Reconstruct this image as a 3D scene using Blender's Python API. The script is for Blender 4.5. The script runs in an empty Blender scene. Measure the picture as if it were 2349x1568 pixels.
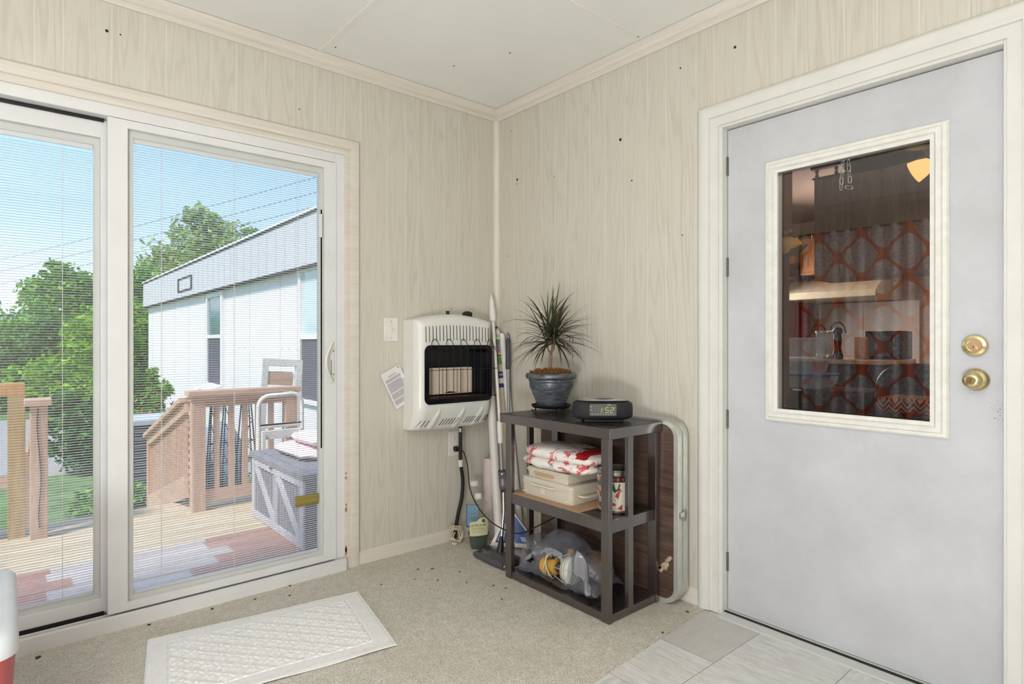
import bpy, bmesh, math, random
from mathutils import Vector, Matrix, noise
random.seed(7)
S = bpy.context.scene
COL = S.collection
PI = math.pi

# ------------------------------------------------------------------ helpers
def lin(c):
    def f(u):
        u /= 255.0
        return u / 12.92 if u <= 0.04045 else ((u + 0.055) / 1.055) ** 2.4
    return (f(c[0]), f(c[1]), f(c[2]), 1.0)

ROOT = {}          # world origin of every object that parents others

class MB:
    """collects shapes in world coordinates; build() links them as ONE mesh object"""
    def __init__(s, xf=None):
        s.v, s.f, s.m, s.mi, s.xf = [], [], [], 0, xf
    def add(s, vs, fs):
        o = len(s.v)
        for p in vs:
            p = Vector(p)
            s.v.append(s.xf @ p if s.xf else p)
        for f in fs:
            s.f.append([o + i for i in f]); s.m.append(s.mi)
        return s
    def box(s, x0, y0, z0, x1, y1, z1):
        vs = [(x, y, z) for z in (z0, z1) for y in (y0, y1) for x in (x0, x1)]
        return s.add(vs, [(0, 2, 3, 1), (4, 5, 7, 6), (0, 1, 5, 4), (2, 6, 7, 3), (0, 4, 6, 2), (1, 3, 7, 5)])
    def bar(s, p0, p1, w, h, up=(0, 0, 1)):
        p0, p1 = Vector(p0), Vector(p1); d = (p1 - p0).normalized(); up = Vector(up)
        if abs(d.dot(up)) > 0.98: up = Vector((1, 0, 0))
        a = d.cross(up).normalized() * (w / 2); b = a.cross(d).normalized() * (h / 2)
        vs = [p + i * a + j * b for p in (p0, p1) for i, j in ((-1, -1), (1, -1), (1, 1), (-1, 1))]
        return s.add(vs, [(3, 2, 1, 0), (4, 5, 6, 7), (0, 1, 5, 4), (1, 2, 6, 5), (2, 3, 7, 6), (3, 0, 4, 7)])
    def tube(s, pts, r, n=8, closed=False, caps=True):
        pts = [Vector(p) for p in pts]; N = len(pts)
        rs = r if isinstance(r, (list, tuple)) else [r] * N
        t0 = (pts[1] - pts[0]).normalized()
        a = t0.cross(Vector((0, 0, 1)))
        if a.length < 1e-3: a = t0.cross(Vector((1, 0, 0)))
        a.normalize(); vs = []
        for i, p in enumerate(pts):
            if closed: t = pts[(i + 1) % N] - pts[i - 1]
            else: t = pts[min(i + 1, N - 1)] - pts[max(i - 1, 0)]
            t.normalize(); a = (a - t * a.dot(t)).normalized(); b = t.cross(a)
            for k in range(n):
                q = 2 * PI * k / n
                vs.append(p + (a * math.cos(q) + b * math.sin(q)) * rs[i])
        fs = []
        for i in range(N if closed else N - 1):
            j = (i + 1) % N
            for k in range(n):
                l = (k + 1) % n
                fs.append((i * n + k, i * n + l, j * n + l, j * n + k))
        if caps and not closed:
            fs.append(tuple(range(n - 1, -1, -1))); fs.append(tuple((N - 1) * n + k for k in range(n)))
        return s.add(vs, fs)
    def cyl(s, p0, p1, r0, r1=None, n=20):
        return s.tube([p0, p1], [r0, r0 if r1 is None else r1], n)
    def lathe(s, prof, o=(0, 0, 0), n=32, R=None):
        o = Vector(o); vs, fs = [], []
        for r, z in prof:
            for k in range(n):
                q = 2 * PI * k / n; p = Vector((r * math.cos(q), r * math.sin(q), z))
                vs.append(o + (R @ p if R else p))
        for i in range(len(prof) - 1):
            for k in range(n):
                l = (k + 1) % n
                fs.append((i * n + k, i * n + l, (i + 1) * n + l, (i + 1) * n + k))
        if prof[0][0] > 1e-6: fs.append(tuple(range(n - 1, -1, -1)))
        if prof[-1][0] > 1e-6: fs.append(tuple((len(prof) - 1) * n + k for k in range(n)))
        return s.add(vs, fs)
    def prism(s, poly, ax, a, b):
        """poly in the two axes other than ax (cyclic order), extruded from a to b along ax"""
        n = len(poly)
        def P(u, v, w): return {0: (w, u, v), 1: (v, w, u), 2: (u, v, w)}[ax]
        vs = [P(u, v, a) for u, v in poly] + [P(u, v, b) for u, v in poly]
        fs = [tuple(range(n - 1, -1, -1)), tuple(range(n, 2 * n))]
        fs += [(i, (i + 1) % n, n + (i + 1) % n, n + i) for i in range(n)]
        return s.add(vs, fs)
    def sweep(s, path, prof, N, closed=False):
        """mitred sweep along a planar path; prof = [(side, up)] with side = N x t, up = N"""
        path = [Vector(p) for p in path]; N = Vector(N).normalized(); n = len(path); m = len(prof); vs, fs = [], []
        for i, p in enumerate(path):
            tp = (p - path[i - 1]).normalized() if (i > 0 or closed) else None
            tn = (path[(i + 1) % n] - p).normalized() if (i < n - 1 or closed) else None
            tp = tp or tn; tn = tn or tp
            a, b = N.cross(tp), N.cross(tn); d = (a + b).normalized(); d = d / max(0.2, d.dot(a))
            for u, w in prof: vs.append(p + d * u + N * w)
        for i in range(n if closed else n - 1):
            j = (i + 1) % n
            for k in range(m):
                l = (k + 1) % m
                fs.append((i * m + k, j * m + k, j * m + l, i * m + l))
        if not closed:
            fs.append(tuple(range(m))); fs.append(tuple((n - 1) * m + k for k in range(m - 1, -1, -1)))
        return s.add(vs, fs)
    def grid(s, fn, nu, nv, wrap=False, skip=None):
        vs = [fn(i / nu, j / nv) for j in range(nv + 1) for i in range(nu if wrap else nu + 1)]
        w = nu if wrap else nu + 1; fs = []
        for j in range(nv):
            for i in range(nu):
                if skip and skip((i + .5) / nu, (j + .5) / nv): continue
                k = (i + 1) % w if wrap else i + 1
                fs.append((j * w + i, j * w + k, (j + 1) * w + k, (j + 1) * w + i))
        return s.add(vs, fs)
    def ball(s, c, r, nu=20, nv=12, fn=None):
        c = Vector(c); r = Vector(r) if hasattr(r, '__len__') else Vector((r, r, r))
        def g(u, v):
            th = 2 * PI * u; ph = PI * (v - .5)
            d = Vector((math.cos(ph) * math.cos(th), math.cos(ph) * math.sin(th), math.sin(ph)))
            k = fn(d) if fn else 1
            return c + Vector((d.x * r.x, d.y * r.y, d.z * r.z)) * k
        return s.grid(g, nu, nv, wrap=True)
    def frame(s, ax, d0, d1, o, i):
        """mitred rectangular frame in the plane normal to ax; o, i = (u0, v0, u1, v1) outer and inner"""
        def P(u, v, w): return {0: (w, u, v), 1: (u, w, v), 2: (u, v, w)}[ax]
        O = [(o[0], o[1]), (o[2], o[1]), (o[2], o[3]), (o[0], o[3])]
        I = [(i[0], i[1]), (i[2], i[1]), (i[2], i[3]), (i[0], i[3])]
        vs = [P(u, v, w) for w in (d0, d1) for L in (O, I) for u, v in L]; fs = []
        for k in range(4):
            l = (k + 1) % 4
            fs += [(k, l, 4 + l, 4 + k), (8 + k, 12 + k, 12 + l, 8 + l), (k, 8 + k, 8 + l, l), (4 + k, 4 + l, 12 + l, 12 + k)]
        return s.add(vs, fs)
    def text(s, body, size, M4, ext=0.0005):
        cu = bpy.data.curves.new('t', 'FONT'); cu.body = body; cu.size = size; cu.extrude = ext; cu.align_x = 'CENTER'; cu.align_y = 'CENTER'
        o = bpy.data.objects.new('t', cu); COL.objects.link(o)
        me = bpy.data.meshes.new_from_object(o.evaluated_get(bpy.context.evaluated_depsgraph_get()))
        s.add([M4 @ v.co for v in me.vertices], [tuple(p.vertices) for p in me.polygons])
        bpy.data.objects.remove(o); bpy.data.curves.remove(cu); bpy.data.meshes.remove(me)
        return s
    def build(s, name, mat, parent=None, smooth=40, bevel=0, label=None, recalc=True):
        org = ROOT.get(parent.name, Vector()) if parent else Vector()
        me = bpy.data.meshes.new(name)
        me.from_pydata([tuple(p - org) for p in s.v], [], s.f)
        for m in (mat if isinstance(mat, (list, tuple)) else [mat]): me.materials.append(m)
        me.polygons.foreach_set('material_index', s.m)
        if recalc:
            b = bmesh.new(); b.from_mesh(me); bmesh.ops.recalc_face_normals(b, faces=b.faces); b.to_mesh(me); b.free()
        if smooth:
            me.shade_smooth(); me.set_sharp_from_angle(angle=math.radians(smooth))
        me.update()
        o = bpy.data.objects.new(name, me); COL.objects.link(o)
        if parent: o.parent = parent
        ROOT[o.name] = org
        if bevel:
            md = o.modifiers.new('b', 'BEVEL'); md.width = bevel; md.segments = 2; md.limit_method = 'ANGLE'; md.angle_limit = math.radians(50); md.harden_normals = False
        if label: o['label'] = label
        return o

def root(name, loc, label, cat, group=None):
    o = bpy.data.objects.new(name, None); COL.objects.link(o); o.location = loc; o.empty_display_size = 0.05
    o['label'] = label; o['category'] = cat
    if group: o['group'] = group
    ROOT[o.name] = Vector(loc)
    return o
def tag(o, label, cat, group=None, kind=None):
    o['label'] = label; o['category'] = cat
    if group: o['group'] = group
    if kind: o['kind'] = kind
    return o
def struct(o):
    o['kind'] = 'structure'; return o
def sroot(name, loc=(0, 0, 0)):
    o = bpy.data.objects.new(name, None); COL.objects.link(o); o.location = loc; o['kind'] = 'structure'; ROOT[o.name] = Vector(loc); return o
def arc(c, r, a0, a1, n, f=lambda u, v: (u, v)):
    return [f(c[0] + r * math.cos(a0 + (a1 - a0) * k / n), c[1] + r * math.sin(a0 + (a1 - a0) * k / n)) for k in range(n + 1)]
def rrect(u0, v0, u1, v1, r, n=6):
    return (arc((u1 - r, v1 - r), r, 0, PI / 2, n) + arc((u0 + r, v1 - r), r, PI / 2, PI, n)
            + arc((u0 + r, v0 + r), r, PI, 1.5 * PI, n) + arc((u1 - r, v0 + r), r, 1.5 * PI, 2 * PI, n))
def spline(pts, n=8):
    P = [Vector(p) for p in pts]; P = [P[0] * 2 - P[1]] + P + [P[-1] * 2 - P[-2]]; out = []
    for i in range(1, len(P) - 2):
        for k in range(n):
            t = k / n; a, b, c, d = P[i - 1:i + 3]
            out.append(0.5 * (2 * b + (c - a) * t + (2 * a - 5 * b + 4 * c - d) * t * t + (3 * b - a - 3 * c + d) * t ** 3))
    return out + [P[-2]]

# ------------------------------------------------------------------ materials
class G:
    """tiny node graph builder"""
    def __init__(s, name):
        s.mat = bpy.data.materials.new(name); s.mat.use_nodes = True
        s.t = s.mat.node_tree; s.t.nodes.clear(); s.out = s.n('OutputMaterial')
    def n(s, typ, **kw):
        nd = s.t.nodes.new('ShaderNode' + typ)
        for k, v in kw.items(): setattr(nd, k, v)
        return nd
    def l(s, a, b): s.t.links.new(a, b)
    def set(s, sock, v):
        if isinstance(v, bpy.types.NodeSocket): s.l(v, sock)
        else: sock.default_value = v
    def math(s, op, a, b=0.0, c=0.0, clamp=False):
        nd = s.n('Math', operation=op, use_clamp=clamp)
        for i, v in enumerate((a, b, c)): s.set(nd.inputs[i], v)
        return nd.outputs[0]
    def coord(s, which='Object'): return s.n('TexCoord').outputs[which]
    def sep(s, v):
        nd = s.n('SeparateXYZ'); s.l(v, nd.inputs[0]); return nd.outputs
    def comb(s, x, y, z):
        nd = s.n('CombineXYZ')
        for i, v in enumerate((x, y, z)): s.set(nd.inputs[i], v)
        return nd.outputs[0]
    def scale(s, v, sc):
        nd = s.n('Mapping'); s.l(v, nd.inputs[0]); nd.inputs['Scale'].default_value = sc; return nd.outputs[0]
    def noise(s, v, scale, detail=3, rough=.55, dist=0):
        nd = s.n('TexNoise'); s.l(v, nd.inputs['Vector']); nd.inputs['Scale'].default_value = scale
        nd.inputs['Detail'].default_value = detail; nd.inputs['Roughness'].default_value = rough; nd.inputs['Distortion'].default_value = dist
        return nd.outputs[0]
    def voro(s, v, scale, feat='F1', out=0):
        nd = s.n('TexVoronoi', feature=feat); s.l(v, nd.inputs['Vector']); nd.inputs['Scale'].default_value = scale; return nd.outputs[out]
    def ramp(s, f, stops):
        nd = s.n('ValToRGB'); s.l(f, nd.inputs[0]); e = nd.color_ramp.elements
        while len(e) < len(stops): e.new(.5)
        for k, (p, c) in enumerate(stops): e[k].position = p; e[k].color = c
        return nd.outputs[0]
    def mix(s, f, a, b, mode='MIX'):
        nd = s.n('Mix', data_type='RGBA', blend_type=mode); s.set(nd.inputs[0], f); s.set(nd.inputs[6], a); s.set(nd.inputs[7], b); return nd.outputs[2]
    def bump(s, h, strength=.3, dist=.002):
        nd = s.n('Bump'); s.l(h, nd.inputs['Height']); nd.inputs['Strength'].default_value = strength; nd.inputs['Distance'].default_value = dist; return nd.outputs[0]
    def bsdf(s, col, rough=.5, metal=0, nrm=None, spec=.5, coat=0, emit=None, estr=0, alpha=None, trans=None):
        b = s.n('BsdfPrincipled'); s.set(b.inputs['Base Color'], col); s.set(b.inputs['Roughness'], rough); s.set(b.inputs['Metallic'], metal)
        b.inputs['Specular IOR Level'].default_value = spec; b.inputs['Coat Weight'].default_value = coat
        if nrm is not None: s.l(nrm, b.inputs['Normal'])
        if emit is not None: s.set(b.inputs['Emission Color'], emit); b.inputs['Emission Strength'].default_value = estr
        return b.outputs[0]
    def done(s, sh): s.l(sh, s.out.inputs[0]); return s.mat
    def mixsh(s, f, a, b):
        nd = s.n('MixShader'); s.set(nd.inputs[0], f); s.l(a, nd.inputs[1]); s.l(b, nd.inputs[2]); return nd.outputs[0]

def plain(name, c, rough=.5, metal=0, var=.06, vs=12, bump=0, bs=80, spec=.5, coat=0, emit=0):
    g = G(name); co = g.coord(); c = lin(c); d = tuple(max(0, u * (1 - var * 2)) for u in c[:3]) + (1,)
    col = g.ramp(g.noise(co, vs, 4), [(.3, d), (.65, c)])
    nr = g.bump(g.noise(co, bs, 3), bump, .002) if bump else None
    return g.done(g.bsdf(col, rough, metal, nr, spec, coat, c if emit else None, emit))
def wood(name, c1, c2, axis='z', sc=30, rough=.55, along=.05, coat=0, bump=.15, spec=.5):
    g = G(name); co = g.coord(); k = {'x': (along, 1, 1), 'y': (1, along, 1), 'z': (1, 1, along)}[axis]
    v = g.scale(co, k); n1 = g.noise(v, sc, 6, .65, .6); n2 = g.noise(v, sc * 6, 3)
    f = g.math('ADD', g.math('MULTIPLY', n1, .7), g.math('MULTIPLY', n2, .3))
    col = g.ramp(f, [(.36, lin(c2)), (.64, lin(c1))])
    return g.done(g.bsdf(col, rough, 0, g.bump(f, bump, .003), spec, coat))
def thin_glass(name, ior=1.5, tint=(1, 1, 1), rough=0.0):
    g = G(name); fr = g.n('Fresnel'); bf = g.n('NewGeometry').outputs['Backfacing']   # a thin pane reflects alike from both faces
    g.l(g.math('MULTIPLY_ADD', bf, 1 / ior - ior, ior), fr.inputs[0])
    t = g.n('BsdfTransparent'); t.inputs[0].default_value = (*tint, 1)
    gl = g.n('BsdfGlossy'); gl.inputs['Roughness'].default_value = rough
    return g.done(g.mixsh(fr.outputs[0], t.outputs[0], gl.outputs[0]))
def clear_plastic(name, c, opac, rough=.25, tint=None):
    g = G(name); t = g.n('BsdfTransparent'); t.inputs[0].default_value = lin(tint) if tint else (1, 1, 1, 1)
    co = g.coord(); nr = g.bump(g.noise(co, 40, 3), .25, .004)
    p = g.bsdf(lin(c), rough, 0, nr, .6)
    return g.done(g.mixsh(opac, t.outputs[0], p))

def wall_mat(name, axis, off=0.0):
    g = G(name); X, Y, Z = g.sep(g.coord()); h = {'x': X, 'y': Y}[axis]
    h = g.math('ADD', h, off + 12.192); hm = g.math('FLOORED_MODULO', h, 1.2192)
    idx = g.math('MULTIPLY', g.math('FLOOR', g.math('DIVIDE', h, 1.2192)), 17.0); line = None
    for p in (.003, .105, .26, .345, .50, .61, .69, .86, .965, 1.09):
        c = g.math('COMPARE', hm, p, .0016); line = c if line is None else g.math('ADD', line, c)
        idx = g.math('ADD', idx, g.math('GREATER_THAN', hm, p))
    wn = g.n('TexWhiteNoise', noise_dimensions='1D'); g.l(idx, wn.inputs['W'])
    r = g.math('MULTIPLY', wn.outputs[0], 40.0)
    v = g.comb(g.math('MULTIPLY', h, 9.0), g.math('MULTIPLY', Z, .55), r)
    n = g.noise(v, 1.0, 2, .45)
    w = g.math('SINE', g.math('MULTIPLY', n, 95.0)); w = g.math('POWER', g.math('MULTIPLY_ADD', w, .5, .5), 3.0)
    st = g.noise(g.comb(g.math('MULTIPLY', h, 330.0), g.math('MULTIPLY', Z, 9.0), r), 1.0, 4, .7)
    big = g.noise(g.comb(g.math('MULTIPLY', h, 3.0), g.math('MULTIPLY', Z, 1.2), r), 1.0, 2)
    f = g.math('MULTIPLY', g.math('MULTIPLY', w, big), .52)
    f = g.math('ADD', f, g.math('MULTIPLY', g.math('SUBTRACT', st, .38), 1.0), clamp=True)
    col = g.mix(f, lin((212, 207, 195)), lin((180, 173, 158)))
    col = g.mix(g.math('MULTIPLY', wn.outputs[0], .22), col, lin((204, 198, 184)))
    col = g.mix(g.math('MULTIPLY', line, .75, clamp=True), col, lin((226, 220, 205)))
    return g.done(g.bsdf(col, .5, 0, g.bump(g.math('MULTIPLY', line, -1.0), .25, .002), .35))

M = {}
M['wall_y'] = wall_mat('whitewashed_panel_left', 'y', .03)
M['wall_x'] = wall_mat('whitewashed_panel_right', 'x', .1)
M['trim'] = wood('painted_trim', (224, 217, 207), (211, 202, 191), 'y', 40, .45, .04, bump=.05)
M['trim_x'] = wood('painted_trim_x', (225, 219, 210), (213, 204, 194), 'x', 40, .45, .04, bump=.05)
M['trim_z'] = wood('painted_trim_z', (230, 222, 209), (216, 205, 190), 'z', 40, .45, .04, bump=.05)
M['white_z'] = plain('white_paint', (222, 221, 215), .4, 0, .03, 8, .08, 60)
M['vinyl_white'] = plain('white_vinyl', (224, 224, 223), .35, 0, .03, 5)
M['bead'] = plain('vinyl_bead', (206, 208, 204), .35, 0, .03, 5)
M['ceil'] = plain('ceiling_board', (238, 238, 233), .7, 0, .03, 2, .1, 90)
M['seam'] = plain('ceiling_batten', (236, 234, 224), .6, 0, .04, 8)
M['dark_gap'] = plain('dark_gap', (38, 34, 31), .8)
M['track'] = plain('dirty_track', (186, 164, 140), .6, 0, .2, 30)
def m_carpet():
    g = G('berber_carpet'); co = g.coord()
    rot = g.n('Mapping'); g.l(co, rot.inputs[0]); rot.inputs['Rotation'].default_value = (0, 0, math.radians(32)); rot.inputs['Scale'].default_value = (1, .62, 1)
    v = g.voro(rot.outputs[0], 215); v2 = g.voro(rot.outputs[0], 215, 'F1', 1)
    for nd in g.t.nodes:
        if nd.type == 'TEX_VORONOI': nd.inputs['Randomness'].default_value = .5
    big = g.noise(co, 2.2, 4); mid = g.noise(co, 24, 4)
    tone = g.ramp(v2, [(.1, lin((208, 202, 188))), (.9, lin((236, 232, 221)))])
    col = g.mix(g.math('MULTIPLY', g.math('SUBTRACT', mid, .42), 1.5, clamp=True), tone, lin((194, 187, 170)))
    col = g.mix(g.math('MULTIPLY', g.math('SUBTRACT', big, .5), 1.6, clamp=True), col, lin((198, 191, 168)))
    col = g.mix(g.ramp(v, [(.45, (0, 0, 0, 1)), (.95, (1, 1, 1, 1))]), col, lin((152, 141, 120)))
    return g.done(g.bsdf(col, .95, 0, g.bump(g.math('SUBTRACT', 1.0, v), .8, .005), .1))
M['carpet'] = m_carpet()
def m_vinyl():
    g = G('vinyl_tile'); X, Y, Z = g.sep(g.coord()); T = .333
    a = g.math('DIVIDE', g.math('SUBTRACT', X, 1.682), T); ia = g.math('FLOOR', a); b = g.math('ADD', g.math('DIVIDE', g.math('ADD', Y, .3645), T), g.math('MULTIPLY', g.math('SUBTRACT', 1.0, g.math('FLOORED_MODULO', ia, 2.0)), .5))
    big_t = g.math('GREATER_THAN', ia, -.5); mxb = g.n('Mix', data_type='FLOAT'); g.l(big_t, mxb.inputs[0]); g.l(b, mxb.inputs[2]); g.l(g.math('DIVIDE', g.math('ADD', Y, .72), .70), mxb.inputs[3]); b = mxb.outputs[0]
    ib = g.math('FLOOR', b)
    chk = g.math('FLOORED_MODULO', g.math('ADD', ia, ib), 2.0)
    wn = g.n('TexWhiteNoise', noise_dimensions='2D'); g.l(g.comb(ia, ib, 0.0), wn.inputs['Vector'])
    r = g.math('MULTIPLY', wn.outputs[0], 30.0)
    n1 = g.noise(g.comb(g.math('MULTIPLY', X, 12.0), g.math('MULTIPLY', Y, 60.0), r), 1.0, 5, .7, .6)
    n2 = g.noise(g.comb(g.math('MULTIPLY', X, 60.0), g.math('MULTIPLY', Y, 12.0), r), 1.0, 5, .7, .6)
    nd = g.n('Mix', data_type='FLOAT'); g.l(chk, nd.inputs[0]); g.l(n1, nd.inputs[2]); g.l(n2, nd.inputs[3])
    col = g.ramp(nd.outputs[0], [(.32, lin((200, 199, 195))), (.6, lin((226, 226, 222)))])
    col = g.mix(g.math('MULTIPLY', g.math('MULTIPLY', g.math('COMPARE', ia, -1.0, .2), g.math('COMPARE', ib, 0.0, .2)), .7), col, lin((196, 192, 186)))
    e1 = g.math('LESS_THAN', g.math('PINGPONG', a, .5), .0045); e2 = g.math('LESS_THAN', g.math('PINGPONG', b, .5), .0045)
    col = g.mix(g.math('MULTIPLY', g.math('MAXIMUM', e1, e2), .75), col, lin((120, 116, 108)))
    return g.done(g.bsdf(col, .38, 0, g.bump(nd.outputs[0], .08, .001), .5))
M['vinyl'] = m_vinyl()
def m_door():
    g = G('grey_door_paint'); co = g.coord(); X, Y, Z = g.sep(co)
    n = g.noise(co, 260, 4, .7); big = g.noise(co, 3, 5, .65)
    col = g.ramp(big, [(.35, lin((190, 191, 194))), (.65, lin((202, 203, 208)))])
    dx = g.math('SUBTRACT', X, 2.405); dz = g.math('SUBTRACT', Z, .93)
    d = g.math('SQRT', g.math('ADD', g.math('POWER', g.math('MULTIPLY', dx, 2.2), 2.0), g.math('POWER', dz, 2.0)))
    fade = g.math('SUBTRACT', 1.0, g.math('DIVIDE', d, .17), clamp=True)
    sp = g.math('GREATER_THAN', g.math('ADD', g.noise(co, 150, 5, .8), g.math('MULTIPLY', fade, .2)), .76)
    col = g.mix(g.math('MULTIPLY', sp, fade), col, lin((84, 80, 76)))
    scuff = g.math('GREATER_THAN', g.noise(g.scale(co, (1, 1, .35)), 22, 5, .75), .715)
    col = g.mix(g.math('MULTIPLY', scuff, .35), col, lin((150, 146, 138)))
    return g.done(g.bsdf(col, .42, 0, g.bump(n, .22, .003), .45))
M['door'] = m_door()
M['lite'] = plain('chipped_white_paint', (230, 229, 222), .4, 0, .05, 30, .35, 120)
M['brass'] = plain('polished_brass', (220, 204, 158), .14, 1, .06, 20)
M['brass_dark'] = plain('worn_brass', (150, 132, 92), .3, 1, .1, 60)
M['hinge'] = plain('painted_hinge', (120, 114, 106), .5, .3, .3, 120)
M['glass'] = thin_glass('pane_glass', 1.45)
M['door_glass'] = thin_glass('door_glass', 1.6, (.93, .93, .93))
def m_slat():
    g = G('blind_slat'); d = g.bsdf(lin((250, 250, 250)), .5); t = g.n('BsdfTranslucent'); t.inputs[0].default_value = lin((242, 243, 244)); return g.done(g.mixsh(.42, d, t.outputs[0]))
M['slat'] = m_slat()
M['heater'] = plain('white_enamel', (228, 228, 222), .28, 0, .02, 6, spec=.5)
M['black'] = plain('black_plastic', (24, 24, 27), .4, 0, .1, 30)
M['black_gloss'] = plain('black_gloss', (14, 15, 22), .22, 0, .1, 10)
M['rubber'] = plain('black_rubber', (20, 20, 20), .5, 0, .1, 30)
M['wire'] = plain('black_wire', (28, 27, 28), .4, .3)
def m_plaque():
    g = G('ceramic_plaque'); co = g.coord(); v = g.voro(co, 330)
    col = g.ramp(v, [(.2, lin((168, 150, 132))), (.5, lin((212, 198, 180)))])
    return g.done(g.bsdf(col, .8, 0, g.bump(v, .4, .001), .2))
M['plaque'] = m_plaque()
M['plaque_edge'] = plain('ceramic_edge', (232, 222, 206), .75)
M['plate'] = plain('white_plate', (230, 224, 218), .35, 0, .03)
M['metal'] = plain('brushed_metal', (200, 200, 198), .3, 1, .08, 60)
M['alu'] = plain('aluminium_trim', (214, 214, 206), .35, .55, .05, 30, .05, 200)
M['paper'] = plain('printed_card', (226, 224, 224), .6, 0, .02)
M['ink'] = plain('dark_ink', (90, 90, 96), .7)
def m_espresso():
    g = G('espresso_lacquer'); co = g.coord()
    n = g.noise(g.scale(co, (1, 1, .1)), 60, 5); chip = g.math('GREATER_THAN', g.noise(co, 75, 5, .75), .735)
    col = g.ramp(n, [(.3, lin((36, 25, 25))), (.7, lin((52, 36, 34)))])
    col = g.mix(g.math('MULTIPLY', chip, .6), col, lin((134, 110, 98)))
    sh = g.bsdf(col, .3, 0, g.bump(n, .05, .001), .9, 1.0)
    pb = sh.node; pb.inputs['Coat Roughness'].default_value = .16; pb.inputs['Coat IOR'].default_value = 1.75
    return g.done(sh)
M['espresso'] = m_espresso()
def m_shelfboard():
    g = G('scuffed_black_top'); co = g.coord()
    n = g.noise(co, 26, 6, .75); col = g.ramp(n, [(.42, lin((26, 23, 23))), (.72, lin((66, 60, 57)))])
    return g.done(g.bsdf(col, g.ramp(n, [(.35, (.22, .22, .22, 1)), (.7, (.5, .5, .5, 1))]), 0, None, .6))
M['shelf_top'] = m_shelfboard()
def m_walnut():
    g = G('scratched_walnut'); co = g.coord(); v = g.scale(co, (.06, 1, 1)); n1 = g.noise(v, 46, 6, .65, .4); n2 = g.noise(v, 200, 3)
    f = g.math('ADD', g.math('MULTIPLY', n1, .65), g.math('MULTIPLY', n2, .35))
    col = g.ramp(f, [(.34, lin((58, 43, 37))), (.62, lin((104, 82, 70)))])
    sc = g.noise(g.scale(co, (1, 1, .25)), 60, 6, .8, 1.5)
    col = g.mix(g.math('MULTIPLY', g.math('GREATER_THAN', sc, .69), .75), col, lin((190, 150, 112)))
    return g.done(g.bsdf(col, .35, 0, g.bump(f, .08, .001), .5))
M['walnut'] = m_walnut()
M['worn'] = plain('bare_wood_patch', (206, 180, 152), .7, 0, .2, 40)
def m_pot():
    g = G('brushed_pewter_pot'); co = g.coord()
    n = g.noise(g.scale(co, (1, 1, 9)), 22, 5, .7)
    col = g.ramp(n, [(.32, lin((44, 47, 54))), (.72, lin((134, 140, 148)))])
    return g.done(g.bsdf(col, .34, .45, g.bump(n, .25, .002), .5))
M['pot'] = m_pot()
M['pot_relief'] = plain('pewter_relief', (112, 118, 126), .35, .45, .25, 60)
M['moss'] = plain('brown_moss', (158, 104, 52), .9, 0, .35, 90)
M['bark'] = plain('cane_bark', (152, 130, 104), .85, 0, .3, 160, .3, 200)
def m_leafblade():
    g = G('dracaena_leaf'); X, Y, Z = g.sep(g.coord()); ge = g.n('NewGeometry')
    col = g.ramp(ge.outputs['Random Per Island'], [(0, lin((46, 54, 34))), (.5, lin((58, 44, 40))), (1, lin((84, 98, 60)))])
    return g.done(g.bsdf(col, .38, 0, None, .5))
M['blade'] = m_leafblade()
def m_leaf(name, a, b, c):
    g = G(name); ge = g.n('NewGeometry'); col = g.ramp(ge.outputs['Random Per Island'], [(0, lin(a)), (.55, lin(b)), (1, lin(c))])
    d = g.n('BsdfDiffuse'); g.l(col, d.inputs[0]); t = g.n('BsdfTranslucent'); g.l(col, t.inputs[0])
    return g.done(g.mixsh(.35, d.outputs[0], t.outputs[0]))
M['leafA'] = m_leaf('leaf_mid', (74, 122, 44), (116, 166, 66), (160, 202, 96))
M['leafB'] = m_leaf('leaf_light', (120, 148, 76), (164, 188, 112), (202, 218, 148))
M['leafC'] = m_leaf('leaf_dark', (44, 88, 40), (84, 132, 66), (128, 172, 92))
M['leafD'] = m_leaf('leaf_lime', (92, 142, 36), (136, 182, 50), (180, 210, 80))
M['flower'] = plain('orange_flower', (206, 104, 70), .8, 0, .2, 60)
M['trunk'] = plain('tree_bark', (104, 88, 72), .9, 0, .3, 20, .4, 40)
M['cedar'] = wood('cedar_stain', (220, 182, 154), (186, 144, 118), 'z', 18, .7, .08)
M['cedar_y'] = wood('cedar_stain_y', (222, 186, 158), (190, 148, 122), 'y', 18, .7, .08)
M['cedar_x'] = wood('cedar_stain_x', (216, 184, 152), (186, 148, 118), 'x', 18, .7, .08)
M['orange_wood'] = wood('orange_stain', (226, 164, 94), (184, 124, 66), 'z', 16, .7, .08)
M['olive_wood'] = wood('olive_post', (196, 166, 104), (158, 130, 78), 'z', 16, .7, .08)
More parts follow.
